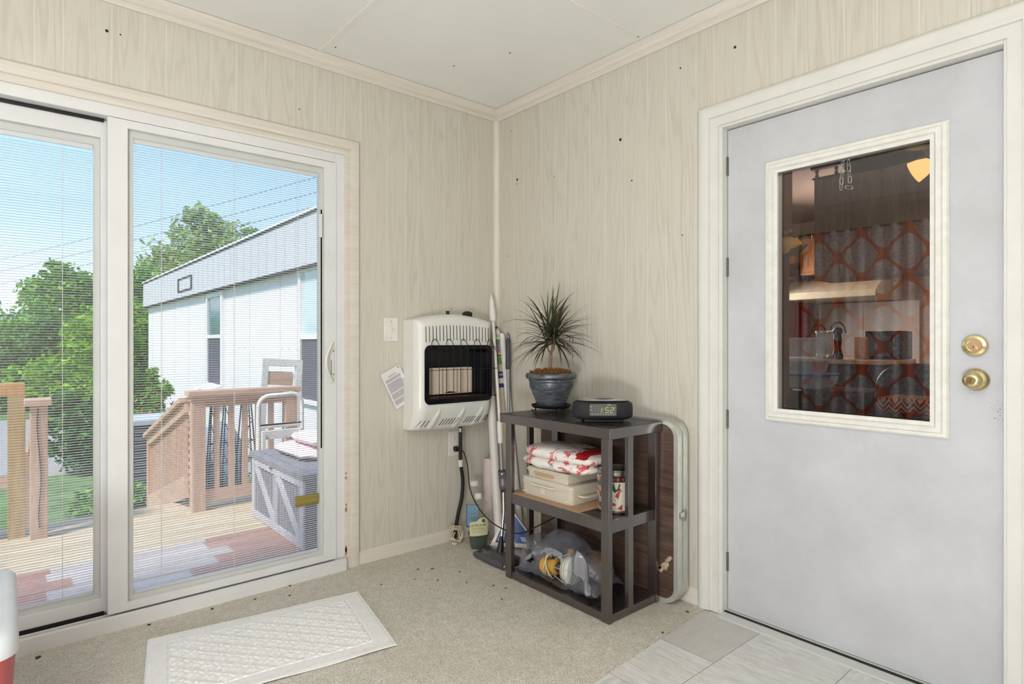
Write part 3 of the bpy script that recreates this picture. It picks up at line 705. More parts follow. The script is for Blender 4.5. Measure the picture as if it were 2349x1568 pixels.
# ------------------------------------------------------------------ wall heater
def heater():
    R = root('wall_heater', (0, -.405, .66), 'white wall mounted gas heater with black fire window and wire guard', 'heater')
    yL, yR = -.655, -.15; W = yR - yL; zb = .662
    def outline(u):
        y = yL + W * u; return y, zb + .012 * (1 - math.sin(PI * u)), 1.262 + .036 * math.sin(PI * min(1, max(0, u))) ** .8
    def hx(y, z):
        u = (y - yL) / W; _, b, t = outline(u)
        d = min(y - yL, yR - y, t - z); x = .155
        r = .055
        if d < r: x = .105 + .05 * math.sqrt(max(0, 1 - (1 - max(0, d) / r) ** 2))
        if z < .80: x -= .062 * ((.80 - z) / .14) ** 1.6
        dl = z - b
        if dl < .02: x = min(x, .02 + (x - .02) * math.sqrt(max(0, 1 - (1 - max(dl, 0) / .02) ** 2)) * .25 + (x - .02) * .75)
        # three slanted ribs
        if z < .795:
            for yc in (-.535, -.372, -.243):
                c = yc + (z - .73) * .35; dd = abs(y - c); wd = .010 * min(1, max(.15, (.79 - z) / .05))
                if dd < wd * 1.8: x += .007 * (1 - (dd / (wd * 1.8)) ** 2) ** .7 * min(1, (.795 - z) / .03)
        return x
    wy0, wy1, wz0, wz1 = -.617, -.165, .812, 1.128
    def inwin(y, z): return wy0 + .012 < y < wy1 - .012 and wz0 + .012 < z < wz1 - .012
    nu, nv = 84, 90
    def sp(u): return .5 - .5 * math.cos(PI * u) if False else u
    def f(u, v):
        y, b, t = outline(u); z = b + (t - b) * v; return Vector((hx(y, z), y, z))
    m = MB(); m.grid(f, nu, nv, skip=lambda u, v: inwin(*((lambda o: (o[0], o[1] + (o[2] - o[1]) * v))(outline(u)))))
    # sides back to the wall
    per = [(i / nu, 0) for i in range(nu + 1)] + [(1, j / nv) for j in range(1, nv + 1)] + [(1 - i / nu, 1) for i in range(1, nu + 1)] + [(0, 1 - j / nv) for j in range(1, nv)]
    n = len(per); vs = [f(*p) for p in per]; bk = [Vector((.002, p.y, p.z)) for p in vs]
    m.add(vs + bk, [(i, (i + 1) % n, n + (i + 1) % n, n + i) for i in range(n)])
    m.build('heater_shell', M['heater'], R, smooth=60)
    def slots(name, L):
        m = MB()
        for (y0, z0), (y1, z1), w in L:
            K = 5; vs = []
            for k in range(K + 1):
                y = y0 + (y1 - y0) * k / K; z = z0 + (z1 - z0) * k / K; x = hx(y, z) + .0008
                vs += [(x, y - w / 2, z), (x, y + w / 2, z)]
            m.add(vs, [(2 * k, 2 * k + 1, 2 * k + 3, 2 * k + 2) for k in range(K)])
        return m.build(name, M['black'], R, smooth=0)
    top = []
    for k in range(20):
        y = -.606 + k * .0220; u = (y - yL) / W; t = 1.222 + .014 * math.sin(PI * u)
        top.append(((y, t - .083), (y - .002, t), .0042))
    slots('top_vent', top)
    for g, ys in enumerate(((-.640, -.615, -.590), [-.500 + .0195 * k for k in range(6)], [-.338 + .0185 * k for k in range(6)], (-.208, -.193, -.178))):
        slots('lower_vent', [((y, .692), (y + .020, .727), .0052) for y in ys])
    # fire window
    m = MB(); rr = rrect(wy0, wz0, wy1, wz1, .035, 6); ri = rrect(wy0 + .028, wz0 + .030, wy1 - .022, wz1 - .024, .022, 6); n = len(rr)
    rr.reverse(); ri.reverse()
    vs = [(.157, *p) for p in rr] + [(.160, *(p[0] * .97 + q[0] * .03, p[1] * .97 + q[1] * .03)) for p, q in zip(rr, ri)] + [(.158, *p) for p in ri] + [(.065, *p) for p in ri]
    fs = []
    for L in range(3):
        for i in range(n): fs.append((L * n + i, L * n + (i + 1) % n, (L + 1) * n + (i + 1) % n, (L + 1) * n + i))
    fs.append(tuple(3 * n + i for i in range(n)))
    m.add(vs, fs); m.build('fire_window', M['black_gloss'], R, smooth=45)
    m = MB(); m.prism([(wy0 + .03, wz0 + .0302), (wy1 - .025, wz0 + .0302), (wy1 - .025, wz0 + .034), (wy0 + .03, wz0 + .04)], 0, .066, .155); m.build('firebox_floor', M['k_brown'], R, smooth=0)
    # radiant plaques
    for k in range(3):
        y0 = -.560 + k * .098; y1 = y0 + .096; ym = y0 + .040
        m = MB(); vs = []
        for z in (.862, .999):
            dz = .010 if (k == 1 and z < .9) else 0
            vs += [(.094, y0, z), (.106, y0 + .012, z + dz * .4), (.100, ym, z + dz), (.112, y1 - .012, z + dz * .6), (.094, y1, z)]
        m.add(vs, [(i, i + 1, i + 6, i + 5) for i in range(4)])
        pl = m.build('radiant_plaque', M['plaque'], R, smooth=0)
        m = MB()
        for y in (y0, y1): m.box(.068, y - .0015, .860, .102, y + .0015, 1.001)
        m.box(.068, y0, .999, .100, y1, 1.003); m.box(.068, y0, .858, .098, y1, .862); m.build('plaque_edge', M['plaque_edge'], pl, smooth=0)
    # guard: uprights hooked over in pairs, three cross wires
    ys = [-.585 + k * .0465 for k in range(10)]; zt = 1.118
    for k in range(0, 10, 2):
        a, b = ys[k], ys[k] + .0465
        P = [(.178, a, .840), (.178, a, 1.10)] + [(.178 - .010 * math.sin(PI * t / 8), a + (b - a) * (.5 - .5 * math.cos(PI * t / 8)), zt + .042 * math.sin(PI * t / 8)) for t in range(9)] + [(.178, b, 1.10), (.178, b, .840)]
        m = MB(); m.tube(P, .0019, 6); m.build('guard_upright', M['wire'], R)
    for z, e in ((1.118, 0), (.995, .02), (.840, .02)):
        P = [(.150, -.606, z)] + [(.180, -.592 + .001 * k, z) for k in (0, 1)] + [(.180, -.145, z), (.150, -.140, z)]
        m = MB(); m.tube(P, .0018, 6); m.build('guard_rail', M['wire'], R)
    m = MB(); m.tube([(.150, -.150, 1.118), (.182, -.142, 1.09), (.184, -.140, .86), (.165, -.142, .842)], .0018, 6); m.build('guard_end', M['wire'], R)
    m = MB(); m.box(.055, -.300, 1.27, .095, -.258, 1.315); m.cyl((.075, -.279, 1.305), (.075, -.279, 1.320), .017, n=12); m.build('control_knob', M['black'], R, bevel=.002)
    m = MB(); m.cyl((.075, -.415, 1.285), (.075, -.415, 1.318), .010, n=12); m.build('igniter_button', M['black'], R)
heater()

def plates():
    R = root('light_switch', (0, -.729, 1.21), 'white switch plate on the panelled wall left of the heater', 'light switch')
    m = MB(); m.box(0, -.770, 1.148, .006, -.688, 1.275); m.build('cover_plate', M['plate'], R, bevel=.002)
    m = MB(); m.box(.006, -.737, 1.190, .0068, -.721, 1.232); m.box(.0065, -.734, 1.205, .015, -.724, 1.216); m.build('toggle', M['plate'], R, bevel=.001)
    for z in (1.168, 1.254):
        m = MB(); m.cyl((.006, -.729, z), (.0072, -.729, z), .003, n=10); m.build('screw', M['metal'], R)
    R = root('wall_outlet', (0, -.318, .554), 'white double socket plate under the heater with a black plug in it', 'electrical outlet')
    m = MB(); m.box(0, -.360, .488, .006, -.276, .632); m.build('cover_plate', M['plate'], R, bevel=.002)
    for z in (.592, .531):
        m = MB(); m.prism(rrect(-.335, z - .017, -.301, z + .017, .013), 0, .005, .008); s = m.build('socket', M['plate'], R)
        m = MB(); m.box(.0078, -.3262, z - .001, .0084, -.3238, z + .009); m.box(.0078, -.3122, z - .001, .0084, -.3098, z + .007); m.cyl((.0078, -.318, z - .008), (.0084, -.318, z - .008), .0028, n=10); m.build('socket_slots', M['ink'], s, smooth=0)
plates()

def tagcard():
    R = root('warning_tag', (.004, -.70, .90), 'white printed warning card hanging on the wall behind the heater', 'tag')
    c = Vector((.008, -.692, .905)); a = math.radians(28)
    u = Vector((0, math.cos(a), math.sin(a))); v = Vector((0, -math.sin(a), math.cos(a)))
    # card hangs by its upper right corner, turned clockwise seen from the room
    u = Vector((0, .87, .44)).normalized(); v = Vector((0, -.44, .87)).normalized()
    m = MB(Matrix(((0, 0, 1, c.x), (u.y, v.y, 0, c.y), (u.z, v.z, 0, c.z), (0, 0, 0, 1))))
    m.prism(rrect(-.062, -.105, .062, .105, .008, 4), 2, -.001, .001); m.build('card', M['paper'], R, smooth=0)
    X = m.xf
    m = MB(X); random.seed(5)
    for k in range(27):
        z = .058 - k * .0055
        if k in (3, 14, 21): continue
        m.box(-.052, z, .0010, .052 - random.uniform(0, .012), z + .0022, .0013)
    m.text('WARNING', .011, X.inverted() @ X @ Matrix.Translation((0, .072, .0011)), .0002)
    m.build('print', M['ink'], R, smooth=0)
    m = MB(X); m.cyl((.050, .094, .0008), (.050, .094, .0014), .004, n=10); m.build('eyelet', M['ink'], R)
    m = MB(); e = c + u * .050 + v * .094; m.tube([e, e + Vector((.0, .004, .03)), e + Vector((-.002, .002, .06)), e + Vector((-.003, -.002, .09))], .0008, 5); m.build('hang_string', M['plate'], R)
tagcard()

# ------------------------------------------------------------------ hose, cords
def cables():
    R = root('gas_hose', (.05, -.33, .02), 'black rubber gas hose dropping from the heater to the floor', 'hose')
    P = spline([(.085, -.335, .668), (.080, -.332, .56), (.070, -.322, .455), (.066, -.305, .355), (.062, -.310, .255), (.052, -.326, .17), (.044, -.338, .085), (.042, -.342, .03)], 6)
    m = MB(); m.tube(P, .0105, 12); m.build('hose_line', M['rubber'], R)
    m = MB(); m.cyl((.077, -.329, .478), (.070, -.322, .440), .0135, n=14); m.build('foil_sleeve', M['plate'], R)
    m = MB(); m.cyl((.086, -.335, .66), (.084, -.334, .638), .012, n=12); m.build('fitting', M['metal'], R)
    R = root('cable_bundle', (.06, -.345, .01), 'coiled cream cord bundled round the foot of the gas hose', 'cord')
    random.seed(2); pts = []
    for k in range(90):
        t = k / 90; a = t * 2 * PI * 6.3; r = .034 + .012 * math.sin(t * 17); zz = .012 + .10 * abs(math.sin(t * PI * 3.1)) * (1 - .3 * t)
        pts.append((max(.02, .060 + r * .7 * math.cos(a) + .006 * math.sin(7 * t)), -.345 + r * 1.05 * math.sin(a), zz + .018 * math.sin(a * .5)))
    m = MB(); m.tube(pts, .0033, 7); m.build('cord_coil', M['cordw'], R)
    m = MB(); m.box(.070, -.385, .008, .10, -.365, .022); m.build('cord_end', M['cordw'], R, bevel=.003)
    R = root('power_cable', (.03, -.31, .53), 'thin black power cord running from the wall outlet behind the black shelf', 'cord')
    m = MB(); m.box(.0085, -.333, .517, .036, -.303, .545); m.box(.030, -.320, .522, .046, -.296, .540); m.build('plug', M['rubber'], R, bevel=.004)
    P = spline([(.044, -.300, .528), (.058, -.288, .505), (.105, -.300, .44), (.199, -.352, .341), (.305, -.381, .273), (.405, -.372, .213), (.503, -.350, .186), (.612, -.345, .196), (.699, -.305, .246), (.75, -.17, .300), (.785, -.106, .355), (.80, -.105, .42), (.9, -.105, .55), (1.0, -.105, .70), (1.03, -.105, .78), (1.04, -.104, .802), (1.06, -.135, .815), (1.07, -.2, .835)], 8)
    m = MB(); m.tube(P, .0032, 7); m.build('cord_line', M['rubber'], R)
cables()

# ------------------------------------------------------------------ black shelf unit
SX0, SX1, SY0, SY1, ST = .612, 1.262, -.438, -.112, .797
def shelf():
    R = root('shelf_unit', (.937, -.275, .006), 'open black lacquered shelf unit with three tiers against the right wall', 'shelf')
    m = MB(); m.box(SX0 - .034, SY0 - .012, ST - .044, SX1 + .012, SY1 + .008, ST - .0015); t = m.build('top_board', M['espresso'], R, bevel=.0015)
    m = MB(); m.box(SX0 - .033, SY0 - .011, ST - .0014, SX1 + .011, SY1 + .007, ST); m.build('top_surface', M['shelf_top'], t, smooth=0)
    for nm, z0, z1 in (('middle_shelf', .369, .417), ('bottom_shelf', .008, .040)):
        m = MB(); m.box(SX0 + .04, SY0, z0, SX1 - .04, SY0 + .018, z1); m.box(SX0 + .04, SY1 - .018, z0, SX1 - .04, SY1, z1)
        m.box(SX0 + .002, SY0 + .0185, z0, SX0 + .02, SY1 - .0185, z1); m.box(SX1 - .02, SY0 + .0185, z0, SX1 - .002, SY1 - .0185, z1)
        b = m.build(nm, M['espresso'], R, bevel=.001)
        m = MB(); m.box(SX0 + .021, SY0 + .019, z1 - .014, SX1 - .021, SY1 - .019, z1 - .001); m.build('shelf_board', M['shelf_top'], b, smooth=0)
    for x0 in (SX0, SX1 - .042):
        for y0, y1 in ((SY0 - .004, SY0 + .018), (SY1 - .018, SY1 + .004)):
            m = MB(); m.box(x0, y0, .0065, x0 + .042, y1, ST - .044)
            sx = x0 if x0 == SX0 else x0 + .042 - .02
            ya, yb = (SY0 + .018, SY0 + .048) if y0 < -.3 else (SY1 - .048, SY1 - .018)
            m.build('leg', M['espresso'], R, bevel=.001)
    for x0 in (SX0 + .001, SX1 - .021):
        m = MB(); ym = -.300 if x0 > 1 else -.29; m.box(x0, ym - .016, .040, x0 + .020, ym + .016, ST - .044); m.build('side_slat', M['espresso'], R, bevel=.001)
shelf()

# ------------------------------------------------------------------ folded table behind it
def table():
    R = root('folding_table', (.915, -.06, .006), 'folded walnut camping table with aluminium edge leaning behind the shelf', 'table')
    x0, x1, z0, z1, r = .478, 1.352, .0065, .806, .075
    for k, (ya, yb) in enumerate(((-.100, -.061), (-.059, -.020))):
        o = rrect(x0, z0, x1, z1, r, 8); i = rrect(x0 + .020, z0 + .020, x1 - .020, z1 - .020, r - .02, 8); n = len(o); vs = []
        for L, y in ((i, ya + .001), (o, ya), (o, yb), (i, yb - .001)): vs += [(p[0], y, p[1]) for p in L]
        # rib along the edge
        fs = [(L * n + q, L * n + (q + 1) % n, (L + 1) * n + (q + 1) % n, (L + 1) * n + q) for L in range(3) for q in range(n)]
        m = MB(); m.add(vs, fs)
        for yy in (ya + .010, ya + .019, ya + .028):
            oo = rrect(x0 - .001, z0 - .0004, x1 + .001, z1 + .001, r, 8); m.tube([(p[0], yy, p[1]) for p in oo], .0016, 5, closed=True)
        m.build('aluminium_edge', M['alu'], R)
        m = MB(); m.add([(p[0], ya + .0015, p[1]) for p in i] + [(p[0], yb - .0015, p[1]) for p in i], [tuple(range(n)), tuple(range(2 * n - 1, n - 1, -1))]); lf = m.build('table_leaf', M['walnut'], R, smooth=0)
        if k == 0:
            random.seed(4)
            for cx, cz, sc in ((1.282, .165, .035), (1.305, .20, .02), (1.255, .15, .018)):
                m = MB(); m.add([(cx + sc * random.uniform(.5, 1.2) * math.cos(a), ya + .0009, cz + .8 * sc * random.uniform(.4, 1.1) * math.sin(a) + .5 * sc * math.cos(a)) for a in [2 * PI * q / 16 for q in range(16)]], [tuple(range(16))]); m.build('worn_patch', M['worn'], lf, smooth=0)
    m = MB(); m.box(1.352, -.085, .385, 1.358, -.035, .412); m.box(1.356, -.070, .380, 1.366, -.055, .418); m.tube([(1.36, -.078, .39), (1.368, -.065, .375), (1.36, -.045, .39)], .003, 6); m.build('latch', M['metal'], R, bevel=.001)
    for x in (1.15, 1.262): m = MB(); m.cyl((x, -.04, .8064), (x, -.04, .809), .006, n=10); m.build('edge_screw', M['metal'], R)
table()

# ------------------------------------------------------------------ plant on its stand
def plant():
    cx, cy = .686, -.205
    R = root('plant_stand', (cx, cy, ST), 'low round black metal plant stand under the pewter pot', 'plant stand')
    zt = .822
    m = MB(); m.lathe([(0, zt - .006), (.092, zt - .004), (.100, zt + .004), (.102, zt + .010), (.098, zt + .010), (.092, zt), (0, zt - .001)], (cx, cy, 0), 40); m.build('dish', M['black'], R)
    for a in (math.radians(215), math.radians(-25), math.radians(95)):
        d = Vector((math.cos(a), math.sin(a), 0)); c = Vector((cx, cy, 0))
        m = MB(); m.tube(spline([c + d * .072 + Vector((0, 0, zt - .003)), c + d * .082 + Vector((0, 0, zt - .012)), c + d * .078 + Vector((0, 0, ST + .006)), c + d * .095 + Vector((0, 0, ST + .003)), c + d * .102 + Vector((0, 0, ST + .006))], 5), .003, 7); m.build('leg', M['black'], R)
    R = root('potted_dracaena', (cx, cy, zt), 'spiky dragon tree with red edged leaves in a pewter grey pot on the shelf', 'potted plant')
    o = (cx, cy, zt + .0003)
    m = MB(); m.lathe([(0, .0), (.070, 0), (.074, .006), (.079, .030), (.094, .062), (.104, .095), (.109, .118), (.109, .122), (.111, .124), (.113, .128), (.112, .132), (.112, .136), (.122, .139), (.128, .146), (.129, .156), (.126, .164), (.120, .168), (.112, .168), (.107, .160), (.104, .140)], o, 56); m.build('pot', M['pot'], R)
    # relief band of scrolls and chevrons
    m = MB(); rb = lambda z: .1035 + (z - .088) * .17
    def P(th, z): return (cx + (rb(z) + .0012) * math.cos(th), cy + (rb(z) + .0012) * math.sin(th), o[2] + z)
    N = 12
    for k in range(N):
        t0 = 2 * PI * k / N; w = 2 * PI / N
        m.tube([P(t0 + w * .0, .116), P(t0 + w * .25, .104), P(t0 + w * .5, .092)], .0013, 5); m.tube([P(t0 + w * .5, .092), P(t0 + w * .75, .104), P(t0 + w, .116)], .0013, 5)
        m.tube([P(t0 + w * (.5 + .17 * (1 - q / 16) * math.cos(q * .75)), .108 + .008 * (1 - q / 16) * math.sin(q * .75)) for q in range(15)], .0011, 5)
        m.tube([P(t0 + w * (.17 * (1 - q / 14) * math.cos(q * .8)), .098 + .006 * (1 - q / 14) * math.sin(q * .8)) for q in range(13)], .0010, 5)
    m.tube([P(2 * PI * q / 60, .088) for q in range(60)], .0012, 5, closed=True); m.build('pot_relief', M['pot_relief'], R)
    # moss
    random.seed(11); m = MB()
    m.lathe([(.106, .150), (.09, .166), (.05, .176), (0, .18)], o, 28)
    for k in range(420):
        a = random.uniform(0, 2 * PI); r = .108 * math.sqrt(random.random()); z = .166 + .014 * (1 - (r / .11) ** 2)
        p = Vector((cx + r * math.cos(a), cy + r * math.sin(a), o[2] + z)); d = Vector((random.uniform(-1, 1), random.uniform(-1, 1), random.uniform(.0, 1))).normalized()
        e = Vector((random.uniform(-1, 1), random.uniform(-1, 1), random.uniform(-.3, 1))).normalized()
        m.tube([p, p + d * .009, p + d * .013 + e * .009], .0012, 4)
    m.build('moss', M['moss'], R)
    zb = o[2] + .175
    m = MB(); m.tube(spline([(cx - .004, cy - .002, zb - .02), (cx - .006, cy, zb + .04), (cx - .004, cy + .001, zb + .085), (cx - .002, cy, zb + .102)], 6), [.0085 + .0012 * math.sin(q * 2.1) for q in range(19)], 10)
    heads = []
    for dx, dy, hz in ((-.016, -.010, .150), (.002, .008, .165), (.020, .006, .160)):
        t = (cx - .002 + dx, cy + dy, zb + hz); m.tube(spline([(cx - .003, cy, zb + .092), (cx - .003 + dx * .8, cy + dy * .8, zb + .112), t], 5), .0048, 8); heads.append(t)
    m.build('cane', M['bark'], R)
    m = MB()
    right = Vector((math.cos(math.radians(49.5)), math.sin(math.radians(49.5)), 0)); back = Vector((-right.y, right.x, 0))
    def blade(base, az, el, L, w, droop):
        h = right * math.cos(az) + back * math.sin(az); d = h * math.cos(el) + Vector((0, 0, math.sin(el)))
        side = d.cross(Vector((0, 0, 1)));
        if side.length < .05: side = right
        side.normalize(); p = Vector(base) + Vector((0, 0, random.uniform(-.022, .03))); K = 9; vs = []; st = L / K; e = el
        for k in range(K + 1):
            t = k / K; ww = w * (0.55 + 1.1 * t if t < .25 else (1.0 - ((t - .25) / .75) ** 1.7) * .85 + .0) * .5
            nrm = side.cross(d).normalized()
            vs += [p + side * ww + nrm * ww * .35, p, p - side * ww + nrm * ww * .35]
            e -= droop / K * (t + .25) * 1.6; d = h * math.cos(e) + Vector((0, 0, math.sin(e))); p = p + d * st; p.y = min(p.y, -.016); p.x = max(p.x, .016)
        fs = []
        for k in range(K):
            a = 3 * k; fs += [(a, a + 1, a + 4, a + 3), (a + 1, a + 2, a + 5, a + 4)]
        m.add(vs, fs)
    for hi, hd in enumerate(heads):
        for k in range(34):
            el = math.radians(random.choice((80, 70, 55, 45, 35, 25, 15, 5, -10, -20)) + random.uniform(-8, 8))
            L = random.uniform(.19, .29); blade(hd, random.uniform(0, 2 * PI), el, L, random.uniform(.010, .0165), random.uniform(.25, 1.1))
    for az, el, L, dr in ((2.9, .62, .30, 1.0), (3.1, .1, .25, .35), (3.3, -.05, .24, .5), (.2, .55, .24, .2), (.0, .25, .25, .9), (.1, .1, .22, 1.6), (2.2, 1.25, .27, .1), (1.4, 1.45, .28, .05), (.9, 1.35, .29, .05), (.3, -.2, .17, .7), (2.9, -.25, .18, .5), (.4, .35, .24, .3), (2.7, .4, .22, .3)):
        blade(heads[1], az, el, L, .014, dr)
    m.build('leaves', M['blade'], R, smooth=0, recalc=False)
plant()

# ------------------------------------------------------------------ clock radio
def radio():
    e = Vector((.655, .755, 0)).normalized(); b = Vector((-e.y, e.x, 0)); c = Vector((1.097, -.292, ST))
    X = Matrix(((e.x, b.x, 0, c.x), (e.y, b.y, 0, c.y), (0, 0, 1, c.z), (0, 0, 0, 1)))   # local x along the front, y to the back
    R = root('clock_radio', c, 'black cloth fronted clock radio showing 1:52 on the shelf top', 'clock radio')
    Lh = .134
    def f(u, v):
        t = (v - .5) * 2; x = Lh * t; k = (1 - abs(t) ** 6) ** .5; kk = .82 + .18 * (1 - t * t)
        a = 2 * PI * u; ca, sa = math.cos(a), math.sin(a); q = .55
        y = (.076 * kk) * math.copysign(abs(ca) ** q, ca) * k; z = .052 + .043 * math.copysign(abs(sa) ** q, sa) * max(k, .05) ** .5 * (.93 + .07 * kk)
        return Vector((x, y, z))
    m = MB(X); m.grid(f, 40, 36, wrap=True); m.build('speaker_body', M['fabric_black'], R, smooth=60)
    m = MB(X); m.box(-.085, -.05, .0005, .085, .05, .016); m.build('base', M['black'], R, bevel=.003)
    m = MB(X)
    def g(u, v):
        a = 2 * PI * u; r = v; return Vector((.112 * r * math.copysign(abs(math.cos(a)) ** .7, math.cos(a)), .062 * r * math.copysign(abs(math.sin(a)) ** .7, math.sin(a)), .0945 + .010 * (1 - r ** 4)))
    m.grid(g, 32, 8, wrap=True); top = m.build('disc_lid', M['silver'], R)
    m = MB(X); m.lathe([(.050, .1042), (.052, .1055), (.047, .1055), (.045, .1042)], (0, 0, 0), 32); m.build('lid_ring', M['palegrey'], top)
    m = MB(X); y = -.0775; m.prism([(z, x) for x, z in rrect(-.066, .032, .050, .083, .006, 4)], 1, y - .001, y + .012); dsp = m.build('display', M['lcd'], R, bevel=.001)
    segs = {'1': 'bc', '5': 'afgcd', '2': 'abged'}
    m = MB(X); yy = y - .0014
    def digit(ch, x, z, w, h):
        S = {'a': ((0, h), (w, h)), 'b': ((w, h), (w, h / 2)), 'c': ((w, h / 2), (w, 0)), 'd': ((0, 0), (w, 0)), 'e': ((0, 0), (0, h / 2)), 'f': ((0, h / 2), (0, h)), 'g': ((0, h / 2), (w, h / 2))}
        for s in segs[ch]:
            (a, b_), (c_, d) = S[s]; sl = .18
            m.bar((x + a + b_ * sl, yy, z + b_), (x + c_ + d * sl, yy, z + d), .0006, .0018, (0, 0, 1) if b_ == d else (1, 0, 0))
    digit('1', -.028, .047, .012, .021); digit('5', .000, .047, .013, .021); digit('2', .022, .047, .013, .021)
    m.box(-.0075, yy - .0004, .053, -.0055, yy + .0004, .055); m.box(-.0063, yy - .0004, .061, -.0043, yy + .0004, .063)
    m.build('digits', M['lcd_digit'], dsp, smooth=0)
    m = MB(X)
    for k in range(9): m.box(-.056 + k * .0115, yy, .0385, -.051 + k * .0115, yy + .0005, .0395); m.box(-.0555 + k * .0115, yy, .0415, -.0525 + k * .0115, yy + .0005, .0428)
    m.build('dial_scale', M['lcd_mark'], dsp, smooth=0)
    for x0, z0, w in ((.010, .0790, .016), (-.062, .071, .007), (-.062, .058, .006)): m = MB(X); m.box(x0, yy, z0, x0 + w, yy + .0005, z0 + .0015); m.build('indicator', M['lcd_mark'], dsp, smooth=0)
radio()
# ------------------------------------------------------------------ things on the shelves
MS = .4175
def contents():
    m = MB(); m.box(.632, -.434, MS - .0005, 1.09, -.135, MS + .0015); tag(m.build('cardboard_sheet', M['card']), 'tan cardboard sheet lying under the plastic bins on the middle shelf', 'cardboard')
    z0 = MS + .002
    def bin_(name, lab, x0, x1, y0, y1, z0, h, r, handle):
        R = root(name, ((x0 + x1) / 2, (y0 + y1) / 2, z0), lab, 'storage bin', None); zr = z0 + h * .68
        m = MB(); o0 = rrect(x0 + .006, y0 + .006, x1 - .006, y1 - .006, r, 5); o1 = rrect(x0 + .002, y0 + .002, x1 - .002, y1 - .002, r, 5); n = len(o0); vs = []
        for L, z in ((o0, z0), (o0, z0 + .004), (o1, zr)): vs += [(*p, z) for p in L]
        m.add(vs, [(k * n + i, k * n + (i + 1) % n, (k + 1) * n + (i + 1) % n, (k + 1) * n + i) for k in (0, 1) for i in range(n)] + [tuple(range(n))])
        for t in (.25, .5, .75): m.box(x0 + (x1 - x0) * t, y0 + .008, z0 + .003, x0 + (x1 - x0) * t + .0015, y1 - .008, zr - .004)
        m.box(x0 + .008, (y0 + y1) / 2, z0 + .003, x1 - .008, (y0 + y1) / 2 + .0015, zr - .004)
        m.build('bin_base', M['bin'], R)
        m = MB(); o2 = rrect(x0 - .002, y0 - .002, x1 + .002, y1 + .002, r, 5); vs = []
        for L, z in ((o1, zr), (o2, zr + .001), (o2, zr + .007), (o1, zr + .008), (o1, z0 + h - .004), (rrect(x0 + .006, y0 + .006, x1 - .006, y1 - .006, r, 5), z0 + h)): vs += [(*p, z) for p in L]
        m.add(vs, [(k * n + i, k * n + (i + 1) % n, (k + 1) * n + (i + 1) % n, (k + 1) * n + i) for k in range(5) for i in range(n)] + [tuple(5 * n + i for i in range(n))])
        m.build('bin_lid', M['bin'], R)
        xm = (x0 + x1) / 2 - .01
        if handle:
            m = MB(); m.tube([(xm - .075, y0, zr + .002), (xm - .072, y0 - .010, zr + .001), (xm + .072, y0 - .010, zr + .001), (xm + .075, y0, zr + .002)], .0045, 8); m.build('bin_handle', M['bin_edge'], R)
            m = MB(); m.tube(spline([(x1 - .002, y0 + .05, z0 + .038), (x1 + .022, y0 + .07, z0 + .034), (x1 + .022, y1 - .07, z0 + .034), (x1 - .002, y1 - .05, z0 + .038)], 5), .004, 7); m.build('side_handle', M['bin_edge'], R)
            for x in (x0 + .018, x0 + .034, x1 - .034, x1 - .018):
                m = MB(); m.ball((x, y0 + .005, z0 + .012), .005, 8, 6); m.build('bin_foot', M['bin_edge'], R)
            m = MB(); m.box(xm - .02, y0 + .0005, z0 + .02, xm + .01, y0 + .003, z0 + .046); m.build('label_holder', M['bin_edge'], R)
        else:
            m = MB(); m.prism([(z, x) for x, z in rrect(xm - .075, z0 + .012, xm + .055, z0 + .034, .010, 5)], 1, y0 + .0005, y0 + .0045); m.build('finger_grip', M['card'], R)
        return R
    bin_('storage_bin', 'larger cloudy plastic bin with handles, lowest of the shelf stack', .668, 1.008, -.394, -.150, z0, .084, .022, True)
    bin_('storage_bin', 'smaller yellowed plastic bin on top of the larger cloudy bin', .700, .972, -.382, -.165, z0 + .0845, .046, .008, False)
    # folded film pack
    zp = z0 + .131
    R = root('towel_pack', (.86, -.28, zp), 'red and white film wrapped pack lying on the plastic bins', 'package')
    for k, (za, hh, s) in enumerate(((0, .058, 1.0), (.040, .066, 1.0))):
        def f(u, v, za=za, hh=hh, k=k):
            th = 2 * PI * u; ph = PI * (v - .5); q = .55
            cx, sx = math.copysign(abs(math.cos(th)) ** q, math.cos(th)), math.copysign(abs(math.sin(th)) ** q, math.sin(th)); c = abs(math.cos(ph)) ** .5; s = math.copysign(abs(math.sin(ph)) ** .8, math.sin(ph))
            x = .862 + .222 * cx * c + (.012 if k else 0); y = -.285 + .112 * sx * c; z = zp + za + hh / 2 * (1 + s)
            w = .006 * noise.noise(Vector((x * 14, y * 14, z * 30 + k))) + .003 * noise.noise(Vector((x * 50, y * 50, z * 50)))
            return Vector((x + w, y + w, max(zp + .0005, z + w * .8 + .006 * math.sin(x * 9) * k)))
        m = MB(); m.grid(f, 64, 24, wrap=True); m.build('pack_fold', M['pack'], R, smooth=70)
    def f(u, v):
        x = .875 + .20 * u; y = -.395 + .21 * v; e = (1 - abs(2 * u - 1) ** 4) * (1 - abs(2 * v - 1) ** 4)
        return Vector((x, y + .006, zp + .082 + .0255 * e ** .5 + .0015 * noise.noise(Vector((x * 40, y * 40, 0)))))
    m = MB(); m.grid(f, 24, 16); m.build('red_band', M['packred'], R, smooth=70)
    m = MB(); m.add([(.648, -.335, zp + .05), (.612, -.350, zp + .046), (.622, -.325, zp + .040), (.606, -.310, zp + .052), (.648, -.300, zp + .044)], [(0, 1, 2), (0, 2, 3), (0, 3, 4)]); m.build('film_corner', M['bag_clear'], R)
    # papered tin can
    cx, cy, r, h = 1.148, -.268, .077, .182
    R = root('tin_can', (cx, cy, MS), 'large open tin can papered with red green and cream pictures on the middle shelf', 'can')
